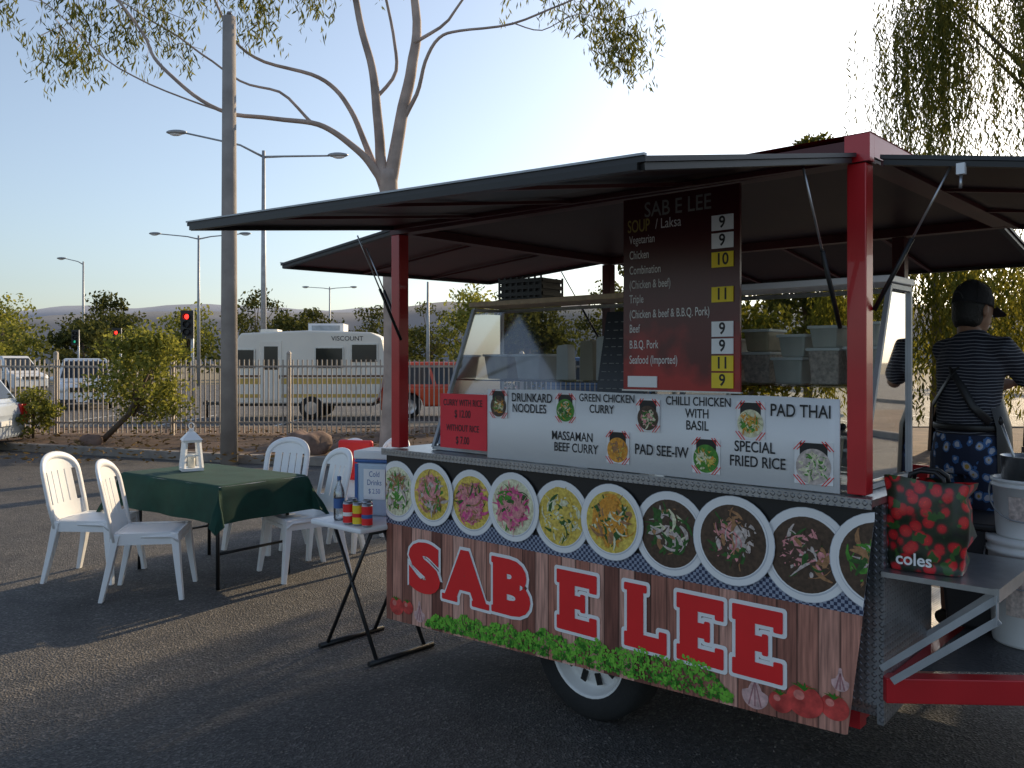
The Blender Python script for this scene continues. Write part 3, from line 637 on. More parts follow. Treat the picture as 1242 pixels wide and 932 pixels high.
def bucket(x,y,z,r,h,lid,lab):
    e=empty('bucket',M=trm(x,y,z),label=lab,cat='bucket')
    m=MB();m.lathe([(0,0),(r*.88,0),(r*.9,.01),(r*.99,h*.86),(r*1.04,h*.86),(r*1.04,h*.90),(r,h*.90),(r,h*.94),(r*1.05,h*.95),(r*1.05,h)]+([(0,h)] if lid else [(r*.96,h),(r*.86,.02),(0,.02)]),(0,0,0),WB,32);m.obj('bucket_body',parent=e)
    m=MB();m.tube([(r*1.06*math.cos(a),-abs(r*.5*math.sin(a))-r*.75*math.sin(a),h*.88-.12*math.sin(a)) for a in [math.pi*k/12 for k in range(13)]],.003,STEEL,6);m.obj('handle',parent=e)
    m=MB();m.poly([(r*.972*math.cos(a),r*.972*math.sin(a),h*.3) for a in(4.3,4.5,4.7,4.9)]+[(r*.998*math.cos(a),r*.998*math.sin(a),h*.72) for a in(4.9,4.7,4.5,4.3)],PAL[8]);m.obj('bucket_label',parent=e)
bx_,by_=2.80,.76
bucket(bx_,by_,.537,.150,.40,True,'large white plastic bucket with lid standing on the drawbar plate')
bucket(bx_,by_,.94,.135,.22,False,'smaller white open bucket stacked on the lower bucket')
e=empty('storage_tub',M=trm(2.60,1.02,.537,.1),label='dark grey lidded storage tub standing on the drawbar plate',cat='storage tub')
m=MB();m.add([(-.13,-.24,0),(.13,-.24,0),(.13,.22,0),(-.13,.22,0),(-.16,-.28,.40),(.16,-.28,.40),(.16,.26,.40),(-.16,.26,.40)],[(0,3,2,1),(0,1,5,4),(1,2,6,5),(2,3,7,6),(3,0,4,7)],DGREY);m.obj('tub_body',parent=e,bevel=.015)
m=MB();m.box((-.17,-.29,.401),(.17,.27,.43),BLK);m.obj('lid',parent=e,bevel=.01)
e=empty('utensil_pot',M=trm(bx_,by_,.965),label='steel pot holding ladles and tongs in the white bucket',cat='pot')
m=MB();m.lathe([(0,0),(.1,0),(.105,.28),(.11,.28),(.1,.275),(.09,.02),(0,.02)],(0,0,0),ALU,28);m.obj('pot_body',parent=e)
for i,(a,b,l) in enumerate(((-.06,-.02,.40),(.0,-.05,.36),(.05,.03,.42),(-.02,.05,.36))):
    m=MB();m.tube([(a*.3,b*.3,.05),(a,b,.28),(a*1.6,b*1.6,l)],.005,BLK if i%2 else ALU,8);m.ball((a*1.65,b*1.65,l+.01),(.010,.010,.018),BLK,8);m.obj('ladle',parent=e)
# ------------------------------------------------------------ side drinks table
tcx,tcy=-.268,.04
e=empty('folding_table',M=trm(tcx,tcy,0),label='small white folding table with black legs beside the trailer',cat='table')
m=MB();m.box((-.225,-.27,.705),(.225,.28,.735),WHITE);m.obj('table_top',parent=e,bevel=.010)
for sx_ in(-1,1):
    m=MB()
    for y in(-.15,.17): m.tube([(sx_*.17,y,.70),(-sx_*.22,y*1.05,.02)],.011,BLK,8)
    m.tube([(-sx_*.22,-.21,.016),(-sx_*.22,.24,.016)],.015,BLK,8);m.tube([(sx_*.17,-.16,.69),(sx_*.17,.18,.69)],.01,BLK,8);m.obj('leg_frame',parent=e)
e=empty('cool_box',M=trm(-.325,.15,.737,.45),label='white and blue drinks cool box with paper note on folding table',cat='cool box');e.scale=(.88,.8,1.06)
m=MB();m.prism([(-.125,0),(.125,0),(.14,.28),(-.14,.28)],-.13,.13,mat('pale_blue_cooler_shell',(.55,.66,.78),.4));m.obj('box_body',parent=e,bevel=.015)
m=MB();m.box((-.15,-.14,.30),(.15,.14,.345),WHITE);m.box((-.147,-.137,.281),(.147,.137,.299),BLU);m.obj('lid',parent=e,bevel=.008)
for s_ in(-1,1): m=MB();m.box((s_*.132-.010,-.137,.0),(s_*.132+.010,-.131,.275),BLU);m.obj('blue_edge',parent=e)
m=MB();m.box((-.075,-.146,.09),(.075,-.142,.25),PAPER);m.obj('paper_note',parent=e)
for b,z,s in(('Cold',.222,.042),('Drinks',.178,.042),('$ 2.50',.132,.036)): tx(e,b,0,z,s,m=BLU,y=-.1465,off=0,xs=.9)
bottle(-.335,-.15,.737,.030,.24,CLEARP,BLU,'clear water bottle with blue label and cap on white table',nm='water_bottle')
for i,(x,y,c) in enumerate(((-.205,-.185,REDP),(-.135,-.175,YEL),(-.070,-.165,REDP),(-.27,-.11,GR[1]),(-.165,-.09,REDP))):
    m=MB();m.lathe([(0,.003),(.024,0),(.029,.01)],(0,0,0),ALU,20);m.lathe([(.029,.01),(.029,.108)],(0,0,0),c,20);m.lathe([(.029,.108),(.024,.121),(.023,.118),(0,.118)],(0,0,0),ALU,20)
    m.lathe([(.0295,.045),(.0295,.065)],(0,0,0),(WHITEP,REDP,BLU)[i%3],20)
    m.obj('drink_can',M=trm(x,y,.737),label=('red' if c is REDP else 'green' if c is GR[1] else 'yellow')+' soft drink can standing on the white folding table',cat='drink can',group='soft drink cans')
# ------------------------------------------------------------ dining table
CLOTH=mat('dark_green_cloth',(.004,.048,.032),.85,var=.2,scale=10,bump=.2,bscale=300)
tc_=V((-2.29,6.57,0));ta=math.atan2(-.6,.8)
e=empty('dining_table',loc=tc_,rot=ta,label='dining table under a dark green tablecloth among white chairs',cat='table')
m=MB();hx,hy,ov=.64,.38,.26;nx,ny=72,56;vs=[]
for j in range(ny+1):
    for i in range(nx+1):
        u=-(hx+ov)+2*(hx+ov)*i/nx;v=-(hy+ov)+2*(hy+ov)*j/ny
        du=max(0,abs(u)-hx);dv=max(0,abs(v)-hy);dr=max(du,dv)+.3*min(du,dv)
        cx=max(-hx,min(hx,u));cy=max(-hy,min(hy,v));k=dr/ov
        wv_=(.5+.5*math.sin(u*13+1.3*math.sin(v*5)) if dv>du else .5+.5*math.sin(v*15+1))*.022*k+.010*min(1,dr*20)
        ox=math.copysign(wv_+.08*k*min(1,dv*6),u) if du>0 else 0
        oy=math.copysign(wv_+.08*k*min(1,du*6),v) if dv>0 else 0
        vs.append((cx+ox+.01*noise.noise((u*3,v*3,0)),cy+oy,.752-dr+.003*noise.noise((u*6,v*6,2))))
fs=[(j*(nx+1)+i,j*(nx+1)+i+1,(j+1)*(nx+1)+i+1,(j+1)*(nx+1)+i) for j in range(ny) for i in range(nx)]
m.add(vs,fs,CLOTH,True);m.obj('tablecloth',parent=e)
m=MB();m.box((-hx,-hy,.72),(hx,hy,.744),WHITE);m.obj('table_top',parent=e)
for x in(-.5,.5):
    m=MB()
    for y in(-.3,.3): m.tube([(x,y,.72),(x*1.02,y*1.02,0)],.014,BLK,8)
    m.tube([(x,-.3,.25),(x,.3,.25)],.010,BLK,8);m.obj('leg_frame',parent=e)
e=empty('lantern',loc=(-2.52,6.74,.755),rot=.5,label='white wooden candle lantern standing on the green tablecloth',cat='lantern');e.scale=(.95,.95,1.08)
m=MB();m.box((-.085,-.085,0),(.085,.085,.02),WHITE)
for a in(-1,1):
    for b in(-1,1): m.beam((a*.07,b*.07,.02),(a*.052,b*.052,.205),.026,.026,WHITE)
    m.beam((a*.062,-.06,.11),(a*.062,.06,.11),.01,.01,WHITE);m.beam((-.06,a*.062,.11),(.06,a*.062,.11),.01,.01,WHITE)
m.box((-.07,-.07,.205),(.07,.07,.22),WHITE);m.obj('lantern_frame',parent=e)
m=MB();m.add([(-.08,-.08,.221),(.08,-.08,.221),(.08,.08,.221),(-.08,.08,.221),(-.025,-.025,.28),(.025,-.025,.28),(.025,.025,.28),(-.025,.025,.28)],[(0,3,2,1),(4,5,6,7),(0,1,5,4),(1,2,6,5),(2,3,7,6),(3,0,4,7)],WHITE)
m.box((-.018,-.018,.28),(.018,.018,.30),WHITE);m.tube([(.022*math.cos(t),0,.322+.022*math.sin(t)) for t in[6.28*k/12 for k in range(13)]],.004,WHITE,6);m.obj('lantern_roof',parent=e)
m=MB();m.lathe([(0,0),(.03,0),(.03,.09),(0,.09)],(0,0,.021),mat('candle_wax',(.75,.72,.62),.5),18);m.obj('candle',parent=e)
# ------------------------------------------------------------ chairs
def chair():
    e=empty('plastic_chair',label='white plastic garden chair with slatted back',cat='chair',group='white plastic chairs around the table')
    m=MB();n=10;vs=[];
    for lay in(0,1):
        for j in range(n+1):
            for i in range(n+1):
                u=i/n*2-1;v=j/n*2-1;wd=.215+.02*v
                z=.44-.012*(1-u*u)*(1-v*v)+(-.03*(v-.8)/.2 if v>.8 else 0)-(.02*(abs(u)-.85)/.15 if abs(u)>.85 else 0)-lay*.012
                vs.append((u*wd,v*.21,z))
    k=(n+1)**2
    fs=[(j*(n+1)+i,j*(n+1)+i+1,(j+1)*(n+1)+i+1,(j+1)*(n+1)+i) for j in range(n) for i in range(n)]
    fs+=[tuple(k+q for q in reversed(f)) for f in fs]
    bd=[i for i in range(n)]+[n+(n+1)*j for j in range(n)]+[k-1-i for i in range(n)]+[n*(n+1)-(n+1)*j for j in range(n)]
    fs+=[(bd[(q+1)%len(bd)],bd[q],bd[q]+k,bd[(q+1)%len(bd)]+k) for q in range(len(bd))]
    m.add(vs,fs,WHITE,True)
    m.beam((-.2,.2,.405),(.2,.2,.405),.014,.07,WHITE);m.beam((-.2,-.2,.405),(.2,-.2,.405),.014,.07,WHITE)
    for x in(-.205,.205): m.beam((x,-.19,.402),(x,.19,.402),.014,.075,WHITE)
    m.obj('seat',parent=e)
    m=MB()
    def bk(x,z):
        t=(z-.43)/.45;return -.205-.10*t+ -.035*(1-(x/.22)**2)
    def hw(z): return .216 if z<.72 else .216*math.sqrt(max(0,1-((z-.72)/.165)**2.8))
    def panel(x0f,x1f,z0,z1,nz=8,nxx=3):
        vs=[]
        for lay in(0,.007):
            for j in range(nz+1):
                z=z0+(z1-z0)*j/nz
                for i in range(nxx+1):
                    a=x0f(z);b=x1f(z);x=a+(b-a)*i/nxx;vs.append((x,bk(x,z)-lay,z))
        K=(nz+1)*(nxx+1);w=nxx+1
        f=[(j*w+i,j*w+i+1,(j+1)*w+i+1,(j+1)*w+i) for j in range(nz) for i in range(nxx)]
        f+=[tuple(K+q for q in reversed(g_)) for g_ in f]
        for j in range(nz):
            f.append((j*w,(j+1)*w,(j+1)*w+K,j*w+K));f.append((j*w+nxx,j*w+nxx+K,(j+1)*w+nxx+K,(j+1)*w+nxx))
        m.add(vs,f,WHITE,False)
    panel(lambda z:-hw(z),lambda z:hw(z),.77,.875,6,14)
    panel(lambda z:-.21,lambda z:.21,.42,.54,3,12)
    for k in range(4):
        a=-.150+.0775*k;panel(lambda z,a=a:a,lambda z,a=a:a+.066,.538,.772,5,2)
    path=[]
    for a in range(0,23):
        t=math.pi*a/22;x=-.216*math.cos(t);z=.72+.16*math.sin(t)**.7
        path.append((x,bk(x,z)-.003,z))
    full=[(-.205,-.20,.39),(-.216,bk(-.213,.55)-.003,.55)]+path+[(.216,bk(.213,.55)-.003,.55),(.205,-.20,.39)]
    m.tube(full,[(.013,.028)]*len(full),WHITE,8,ref=(0,1,0))
    m.obj('backrest',parent=e)
    for x,y,X,Y in((-.19,.185,-.235,.235),(.19,.185,.235,.235),(-.19,-.19,-.225,-.28),(.19,-.19,.225,-.28)):
        m=MB();m.tube([(x,y,.432),(x+(X-x)*.5,y+(Y-y)*.45,.22),(X,Y,0)],[(.046,.036),(.036,.028),(.028,.020)],WHITE,4,ref=(1,0,0),sm=False);m.obj('leg',parent=e,bevel=.004)
    return e
ch=chair()
def face(dx,dy): return math.atan2(dy,dx)-math.pi/2
ch.location=(-3.10,6.42,0);ch.rotation_euler=(0,0,face(.93,-.05));ch.scale=(1.04,1.0,1.03)
copyt(ch,(-2.50,5.98,0),face(.85,.15),scale=(1.04,1.0,1.03))
copyt(ch,(-1.60,6.52,0),face(-.80,-.60),scale=(1.04,1.02,1.03))
copyt(ch,(-2.13,7.40,0),face(-.45,-.9),scale=(1.04,1.0,1.03))
copyt(ch,(-1.62,7.25,0),face(-.75,-.65),scale=(1.04,1.02,1.04))
copyt(ch,(-1.28,7.50,0),face(-.8,-.6),scale=(1.04,1.02,1.04))
m=MB();m.box((-.16,-.025,0),(.16,.025,.34),REDP);m.obj('red_cushion',loc=(-1.33,7.30,.60),rot=-.3,label='small red cushion propped against a white chair',cat='cushion',bevel=.02)
# ------------------------------------------------------------ pole, fence, lamps
WPOLE=mat('weathered_pole_timber',(.33,.29,.26),.85,var=.2,scale=3,bump=.4,bscale=18)
m=MB();m.tube([(0,0,0),(0,0,3),(0,0,7.0)],[.135,.12,.10],WPOLE,20);e=empty('utility_pole',loc=(-4.42,13.4,0),label='tall weathered grey utility pole standing in the garden bed',cat='pole')
m.obj('pole_shaft',parent=e)
m=MB();m.lathe([(.02,7.0),(.02,7.03),(.045,7.04),(.03,7.08),(0,7.09)],(0,0,0),mat('grey_insulator',(.22,.19,.17),.3),14);m.obj('insulator',parent=e)
FEN=mat('beige_grey_fence_paint',(.42,.37,.32),.6,metal=.1,var=.15)
def fence(x0,x1,y):
    e=empty('picket_fence',loc=(x0,y,.1),label='pale beige grey steel picket fence behind the garden bed',cat='fence')
    m=MB();n=int((x1-x0)/.10)
    for i in range(n): m.box((i*.10-.012,-.012,.05),(i*.10+.012,.012,1.56),FEN)
    o=m.obj('palings',parent=e);o['kind']='stuff'
    for z in(.25,1.40): m=MB();m.box((0,.013,z),(x1-x0,.04,z+.04),FEN);m.obj('rail',parent=e)
    for k in range(int((x1-x0)/2.4)+1): 
        m=MB();m.box((k*2.4-.04,.042,-.1),(k*2.4+.04,.11,1.68),FEN);m.lathe([(.055,1.68),(.04,1.72),(0,1.74)],(k*2.4,.075,0),FEN,8);m.obj('fence_post',parent=e)
fence(-19,3.0,17.6)
LAMPG=mat('lamp_grey',(.38,.39,.40),.5,metal=.4)
def lamp(x,y,h,arms,lab):
    e=empty('street_lamp',loc=(x,y,0),label=lab,cat='street lamp',group='street lamps along the road')
    m=MB();m.tube([(0,0,0),(0,0,h*.5),(0,0,h)],[.13,.10,.065],LAMPG,12);m.obj('lamp_post',parent=e)
    for a,up in arms:
        s_=1 if a>0 else -1
        m=MB();m.tube([(0,0,h-.25),(a*.3,0,h-.25+up*.5),(a,0,h-.25+up)],[.05,.04,.035],LAMPG,8);m.obj('arm',parent=e)
        m=MB();m.ball((a+s_*.35,0,h-.25+up+.03),(.42,.17,.10),LAMPG,14);m.ball((a+s_*.38,0,h-.25+up-.03),(.26,.12,.09),WHITE,12);m.obj('lamp_head',parent=e)
lamp(-9.85,34,10.0,((-3.1,.95),(2.6,.05)),'tall grey double arm street lamp beyond the fence')
lamp(-21.2,58,10.2,((-2.6,.35),(2.8,.35)),'double arm street lamp beside the distant road')
lamp(-36.5,73,10.2,((-1.5,.5),),'single arm street lamp beside the distant road')
lamp(-20.2,95,10,((-2.3,.2),(2.3,.2)),'double arm street lamp far along the road')
lamp(-5.1,52,6.5,(),'plain grey lamp post beyond the parked caravan')
RL=mat('red_signal_lens',(1,.03,.02),.3,emit=3);GL=mat('green_signal_lens',(.05,.7,.4),.3,emit=.4)
def signal(x,y,h,col,sc_,lab):
    e=empty('traffic_light',loc=(x,y,0),label=lab,cat='traffic light',group='traffic lights at the intersection')
    m=MB();m.tube([(0,0,0),(0,0,h)],.06,STEEL,10);m.obj('signal_post',parent=e)
    m=MB();m.box((-.25*sc_-.15,-.16,h-1.1*sc_),(.25*sc_-.15,-.10,h),BLK);m.box((-.14*sc_-.15,-.10,h-.95*sc_),(.14*sc_-.15,.1,h-.12),BLK)
    for k in range(3): m.lathe([(.125*sc_,-.3),(.125*sc_,-.16)],(-.15,0,h-(.25+.3*k)*sc_),BLK,16,'y')
    m.obj('signal_head',parent=e)
    for k in range(3):
        m=MB();m.lathe([(0,-.178),(.1*sc_,-.17)],(-.15,0,h-(.25+.3*k)*sc_),col if (k==0 and col is RL) or (k==2 and col is GL) else DGREY,16,'y');m.obj('signal_lens',parent=e)
signal(-12.3,33,3.6,RL,.98,'traffic light showing red on a grey post')
signal(-21,46,3.45,RL,1.0,'small traffic light showing red by the road')
signal(-27.8,55,3.7,GL,.9,'traffic light showing green across the road')
# ------------------------------------------------------------ vehicles
def cpaint(name,c): return mat(name,c,.25,var=.04,coat=.6)
TAIL=mat('red_tail_lamp',(.6,.01,.01),.2);HEADL=mat('headlamp_glass',(.7,.72,.72),.1);HUB=mat('alloy_wheel',(.5,.5,.5),.3,metal=.7)
def car(loc,rot,Ln,W,H,paint,lab,kind='suv',cat='car',nm='parked_car'):
    e=empty(nm,loc=loc,rot=rot,label=lab,cat=cat);h=Ln/2;w_=W/2;belt=H*.56;gr=.22
    wb=h*.62;wr=.34 if H>1.6 else .31
    def arch(cx): return [(cx+ (wr+.06)*math.cos(a),wr+(wr+.06)*math.sin(a)) for a in [math.pi*k/8 for k in range(9)]]
    top=[(-h,gr+.1),(-h-.02,belt*.75),(-h+.04,belt)]
    fr={'suv':[(h*.50,belt),(h*.75,belt-.03),(h*.93,belt-.10),(h,belt-.22),(h+.02,gr+.12)],'hatch':[(h*.46,belt),(h*.7,belt-.05),(h*.9,belt-.16),(h,belt-.28),(h+.02,gr+.12)],'van':[(h*.74,belt),(h*.97,belt-.12),(h,belt-.3),(h+.02,gr+.1)]}[kind]
    base=[(h,gr)]+[p for p in arch(wb)]+[p for p in arch(-wb)]+[(-h,gr)]
    base=[(x,max(z,gr)) for x,z in base]
    m=MB();m.prism(top+fr+base,-w_,w_,paint);m.obj('body',parent=e,bevel=.06)
    rf={'suv':(-h+.25,h*.12),'hatch':(-h+.55,h*.02),'van':(-h+.06,h*.38)}[kind];bs={'suv':(-h+.05,h*.5),'hatch':(-h+.1,h*.46),'van':(-h+.04,h*.74)}[kind]
    ti=.20
    b=[(bs[0],-w_+.02,belt),(bs[1],-w_+.02,belt),(bs[1],w_-.02,belt),(bs[0],w_-.02,belt)];t=[(rf[0],-w_+ti,H),(rf[1],-w_+ti,H),(rf[1],w_-ti,H),(rf[0],w_-ti,H)]
    m=MB();m.add(b+t,[(4,5,6,7),(0,1,5,4),(1,2,6,5),(2,3,7,6),(3,0,4,7)],paint);m.obj('cabin',parent=e,bevel=.05)
    def pane(i,j,u0,u1,v0=.10,v1=.86,off=.012,name='window'):
        B0,B1,T0,T1=V(b[i]),V(b[j]),V(t[i]),V(t[j]);nn=(B1-B0).cross(T0-B0).normalized()*off
        P=lambda u,v:(B0.lerp(B1,u)).lerp(T0.lerp(T1,u),v)+nn
        mm=MB();mm.add([P(u0,v0),P(u1,v0),P(u1,v1),P(u0,v1)],[(0,1,2,3)],CARGLASS);mm.obj(name,parent=e)
    for i,j in((0,1),(2,3)):
        sp=((.04,.32),(.35,.63),(.66,.92)) if kind!='hatch' else((.10,.46),(.50,.90))
        if i==2: sp=[(1-c,1-a) for a,c in sp]
        for u0,u1 in sp: pane(i,j,u0,u1)
    pane(1,2,.06,.94,name='windscreen');pane(3,0,.08,.92,name='rear_window')
    for x in(-wb,wb):
        for s_ in(-1,1):
            m=MB();m.lathe([(0,-.1*s_),(wr*.6,-.1*s_),(wr,-.08*s_),(wr,.08*s_),(wr*.62,.1*s_)],(x,s_*(w_-.1),wr),RUB,22,'y');m.lathe([(wr*.62,.1*s_),(wr*.55,.075*s_),(wr*.2,.095*s_),(0,.1*s_)],(x,s_*(w_-.1),wr),HUB,22,'y');m.obj('wheel',parent=e)
    for s_ in(-1,1):
        m=MB();m.ball((h-.03,s_*(w_-.25),belt-.30),(.09,.19,.09),HEADL,12);m.obj('headlight',parent=e)
        m=MB();m.box((-h-.045,s_*(w_-.12)-.11,belt-.40),(-h+.10,s_*(w_-.12)+.125,belt-.04),TAIL);m.obj('tail_light',parent=e,bevel=.02)
        m=MB();m.ball((h*.42,s_*(w_+.1),belt+.06),(.07,.11,.08),paint,10);m.obj('mirror',parent=e)
    m=MB();m.box((h-.02,-w_*.5,belt-.38),(h+.035,w_*.5,belt-.22),BLK);m.obj('grille',parent=e)
    m=MB();m.box((h-.02,-w_*.9,gr+.02),(h+.05,w_*.9,gr+.14),DGREY);m.obj('bumper',parent=e)
    m=MB();m.box((h+.052,-.2,gr+.05),(h+.058,.2,gr+.14),WHITE);m.obj('number_plate',parent=e)
    m=MB();m.box((-h-.05,-.2,gr+.25),(-h-.03,.2,gr+.34),WHITE);m.obj('number_plate',parent=e)
WP=cpaint('white_car_paint',(.75,.76,.77));car((-15.4,31,0),-1.15,4.5,1.8,1.75,WP,'white four wheel drive parked beyond the fence')
car((-27.2,46,0),-.5,4.7,1.85,1.95,cpaint('white_van_paint',(.72,.73,.74)),'white delivery van on the road beyond the fence','van','van','parked_van')
car((-1.7,25.5,0),.1,4.3,1.78,1.62,cpaint('red_car_paint',(.70,.07,.015)),'red orange hatchback parked beyond the fence','hatch')
car((-11.18,15.0,0),math.pi+.12,4.3,1.75,1.56,cpaint('pale_blue_car_paint',(.45,.52,.62)),'pale silver blue hatchback parked beside the garden bed','hatch')
car((2.5,24.5,0),.05,4.6,1.8,1.75,cpaint('grey_blue_paint',(.12,.2,.35)),'dark blue wagon parked behind the fence','suv')
car((9.6,11.2,0),2.2,4.7,1.85,1.8,cpaint('black_car_paint',(.015,.016,.02)),'black four wheel drive parked behind the trailer','suv')
CW=mat('cream_caravan_skin',(.84,.80,.71),.45,var=.05,scale=1);CY=mat('mustard_stripe',(.62,.42,.10),.5);CB=mat('brown_stripe',(.16,.08,.04),.5)
e=empty('caravan',loc=(-5.75,25.0,0),rot=.04,label='cream caravan with mustard and brown stripes parked behind the fence',cat='caravan')
m=MB();m.prism([(-2.15,.45),(-2.25,.9),(-2.12,2.0),(-1.85,2.42),(-.0,2.50),(1.75,2.45),(2.05,2.30),(2.2,1.55),(1.95,.6),(1.8,.45)],-1.05,1.05,CW);m.obj('body',parent=e,bevel=.05)
m=MB();m.box((-.1,-.45,2.46),(.9,.45,2.72),WHITE);m.box((.0,-.46,2.52),(.8,-.452,2.66),STEEL);m.obj('roof_air_conditioner',parent=e,bevel=.05)
m=MB();m.box((-1.5,-.3,2.43),(-1.0,.3,2.56),CW);m.obj('roof_vent',parent=e,bevel=.03)
y=-1.056
for q_,c_,o_ in(([(-2.22,1.0),(2.05,1.0),(2.08,1.16),(-2.22,1.16)],CY,0),([(-2.2,.62),(1.93,.62),(1.97,.72),(-2.21,.72)],CY,0),([(-2.20,1.19),(2.1,1.19),(2.11,1.25),(-2.20,1.25)],CB,.002)):
    m=MB();m.poly([(a,y-o_,b) for a,b in q_],c_);m.obj('stripe',parent=e)
for x0,x1,z0,z1 in((-1.95,-1.45,1.45,1.95),(.2,1.0,1.45,2.0),(1.2,1.95,1.62,2.1)):
    m=MB();m.box((x0,-1.075,z0),(x1,-1.052,z1),CARGLASS);
    for a in(x0,x1-.03): m.box((a,-1.085,z0),(a+.03,-1.076,z1),ALU)
    m.box((x0,-1.085,z1),(x1,-1.05,z1+.03),ALU);m.obj('window',parent=e)
m=MB();m.box((-1.3,-1.075,.55),(-.72,-1.05,2.2),CW);m.box((-1.2,-1.085,1.4),(-.82,-1.076,2.05),CARGLASS);m.box((-.8,-1.09,1.15),(-.76,-1.076,1.25),BLK);m.obj('door',parent=e,bevel=.02)
for s_ in(-1,1):
    m=MB();m.lathe([(0,.1*s_),(.2,.1*s_),(.33,.08*s_),(.33,-.08*s_)],(.1,s_*.98,.33),RUB,22,'y');m.lathe([(0,.11*s_),(.18,.105*s_)],(.1,s_*.98,.33),HUB,20,'y');m.obj('wheel',parent=e)
m=MB();m.text('VISCOUNT',(1.1,-1.06,2.27),.18,INK,.0);m.obj('lettering',parent=e)
m=MB();m.beam((-2.2,-.5,.42),(-3.2,0,.42),.07,.08,BLK);m.beam((-2.2,.5,.42),(-3.2,0,.42),.07,.08,BLK);m.tube([(-3.1,0,0),(-3.1,0,.5)],.04,BLK);m.obj('drawbar',parent=e)
m=MB();m.box((-2.0,-.95,.38),(1.8,.95,.46),BLK);m.obj('chassis',parent=e)
# ------------------------------------------------------------ vegetation
rs=np.random.RandomState(11)
GUML=leafmat('gum_leaves',(.05,.065,.02),(.20,.20,.07),.4)
BUSHL=leafmat('bush_leaves',(.08,.10,.025),(.28,.28,.09),.45)
DARKL=leafmat('dark_tree_leaves',(.03,.04,.017),(.11,.115,.045),.3)
WEEP=leafmat('weeping_leaves',(.035,.045,.015),(.14,.14,.045),.45)
BACKL=leafmat('backlit_leaves',(.07,.08,.02),(.22,.20,.045),.5)
g=empty('gum_tree',label='tall smooth pale gum tree with drooping leaves in garden bed',cat='tree')
m=MB();Yt=14.5
limbs=[([(-2.05,0,0),(-2.0,.0,1.2),(-2.02,0,2.6),(-2.06,0,3.9),(-2.1,0,4.85)],[.22,.175,.155,.15,.16]),
([(-2.1,0,4.55),(-2.38,-.1,4.95),(-2.66,-.2,5.22),(-2.95,-.3,5.42),(-3.29,-.4,5.54),(-3.9,-.5,5.60),(-4.47,-.6,5.64),(-5.0,-.7,5.82),(-5.38,-.8,6.13),(-5.75,-.7,6.5),(-6.0,-.6,6.95),(-6.6,-.6,7.7),(-7.4,-.5,8.3)],[.08,.066,.056,.048,.042,.036,.033,.030,.028,.026,.023,.020,.016]),
([(-2.15,0,4.45),(-2.34,.1,4.95),(-2.55,.2,5.45),(-2.78,.3,5.95),(-3.1,.4,6.35),(-3.5,.4,6.62),(-4.33,.5,6.85),(-4.9,.6,7.3),(-5.3,.7,8.15)],[.075,.062,.052,.044,.038,.033,.027,.023,.018]),
([(-2.08,0,4.6),(-1.97,0,5.1),(-1.83,0,5.92),(-1.70,0,6.6),(-1.62,.1,7.2),(-1.69,.2,8.2),(-1.9,.2,9.3)],[.13,.115,.10,.09,.08,.065,.05]),
([(-2.15,0,4.6),(-2.25,0,5.1),(-2.29,0,6.06),(-2.38,0,6.6),(-2.52,0,7.18),(-2.8,0,8.3),(-3.2,0,9.2)],[.105,.09,.075,.066,.06,.05,.04]),
([(-1.83,0,5.7),(-1.62,-.1,6.1),(-1.45,-.2,6.6),(-1.2,-.3,6.95),(-.85,-.4,7.05),(0,-.5,7.15),(.82,-.5,7.45),(1.5,-.5,7.75),(2.0,-.4,7.6)],[.042,.035,.03,.026,.022,.019,.016,.013,.009]),
([(-3.29,-.4,5.54),(-3.9,-.2,6.1),(-4.6,0,6.35),(-5.3,.2,6.9),(-6.2,.3,7.5),(-6.9,.3,7.9)],[.027,.022,.019,.017,.014,.01]),
([(-2.31,0,6.06),(-2.0,.2,6.6),(-2.05,.3,7.3),(-2.3,.4,8.3)],[.034,.03,.026,.022]),
([(-1.65,0,7.0),(-1.1,.2,7.5),(-.6,.3,8.2)],[.034,.024,.016]),
([(-4.6,-.6,5.65),(-5.5,-.9,5.9),(-6.4,-1.0,6.4),(-7.3,-1.0,7.2),(-7.9,-.9,7.5)],[.015,.013,.011,.009,.007]),
([(0,-.5,7.15),(.5,-.6,7.0),(1.1,-.6,7.25),(1.6,-.6,7.1)],[.011,.009,.007,.005])]
def smooth_path(p,r,k=4):
    P=[V(x) for x in p];out=[];rr=[]
    for i in range(len(P)-1):
        a=P[max(0,i-1)];b=P[i];c=P[i+1];d=P[min(len(P)-1,i+2)]
        for j in range(k):
            t=j/k;out.append(.5*((2*b)+(c-a)*t+(2*a-5*b+4*c-d)*t*t+(3*b-a-3*c+d)*t**3));rr.append(r[i]+(r[i+1]-r[i])*t)
    out.append(P[-1]);rr.append(r[-1]);return out,rr
for li,(p,r) in enumerate(limbs):
    P,rr=smooth_path([(a,Yt+b,c) for a,b,c in p],r)
    if li: P=[q_+V((noise.noise((q_.x*1.2,q_.z*1.2,li)),0,noise.noise((q_.x*1.2,q_.z*1.2,li+9))))*.05*min(1,k/4) for k,q_ in enumerate(P)]
    m.tube(P,rr,BARK,12)
m.obj('trunk',parent=g)
cen=[];dr=[];TW=MB()
def droop(cx,cy,cz,n,spread,ln):
    for i in range(n):
        x=cx+rs.normal()*spread;y=cy+rs.normal()*spread;z=cz+rs.normal()*spread*.5;l=ln*(.4+.9*rs.rand());sx=rs.normal()*.12
        if i%4==0: TW.tube([(cx,cy,cz+.15),(x,y,z),(x+sx,y,z-l)],[.007,.004,.002],BARK,4)
        nl=int(l*34)
        for k in range(nl):
            t=k/nl;cen.append((x+sx*t+rs.normal()*.06,y+rs.normal()*.06,z-l*t+rs.normal()*.04));dr.append((rs.normal()*.6,rs.normal()*.6,-1))
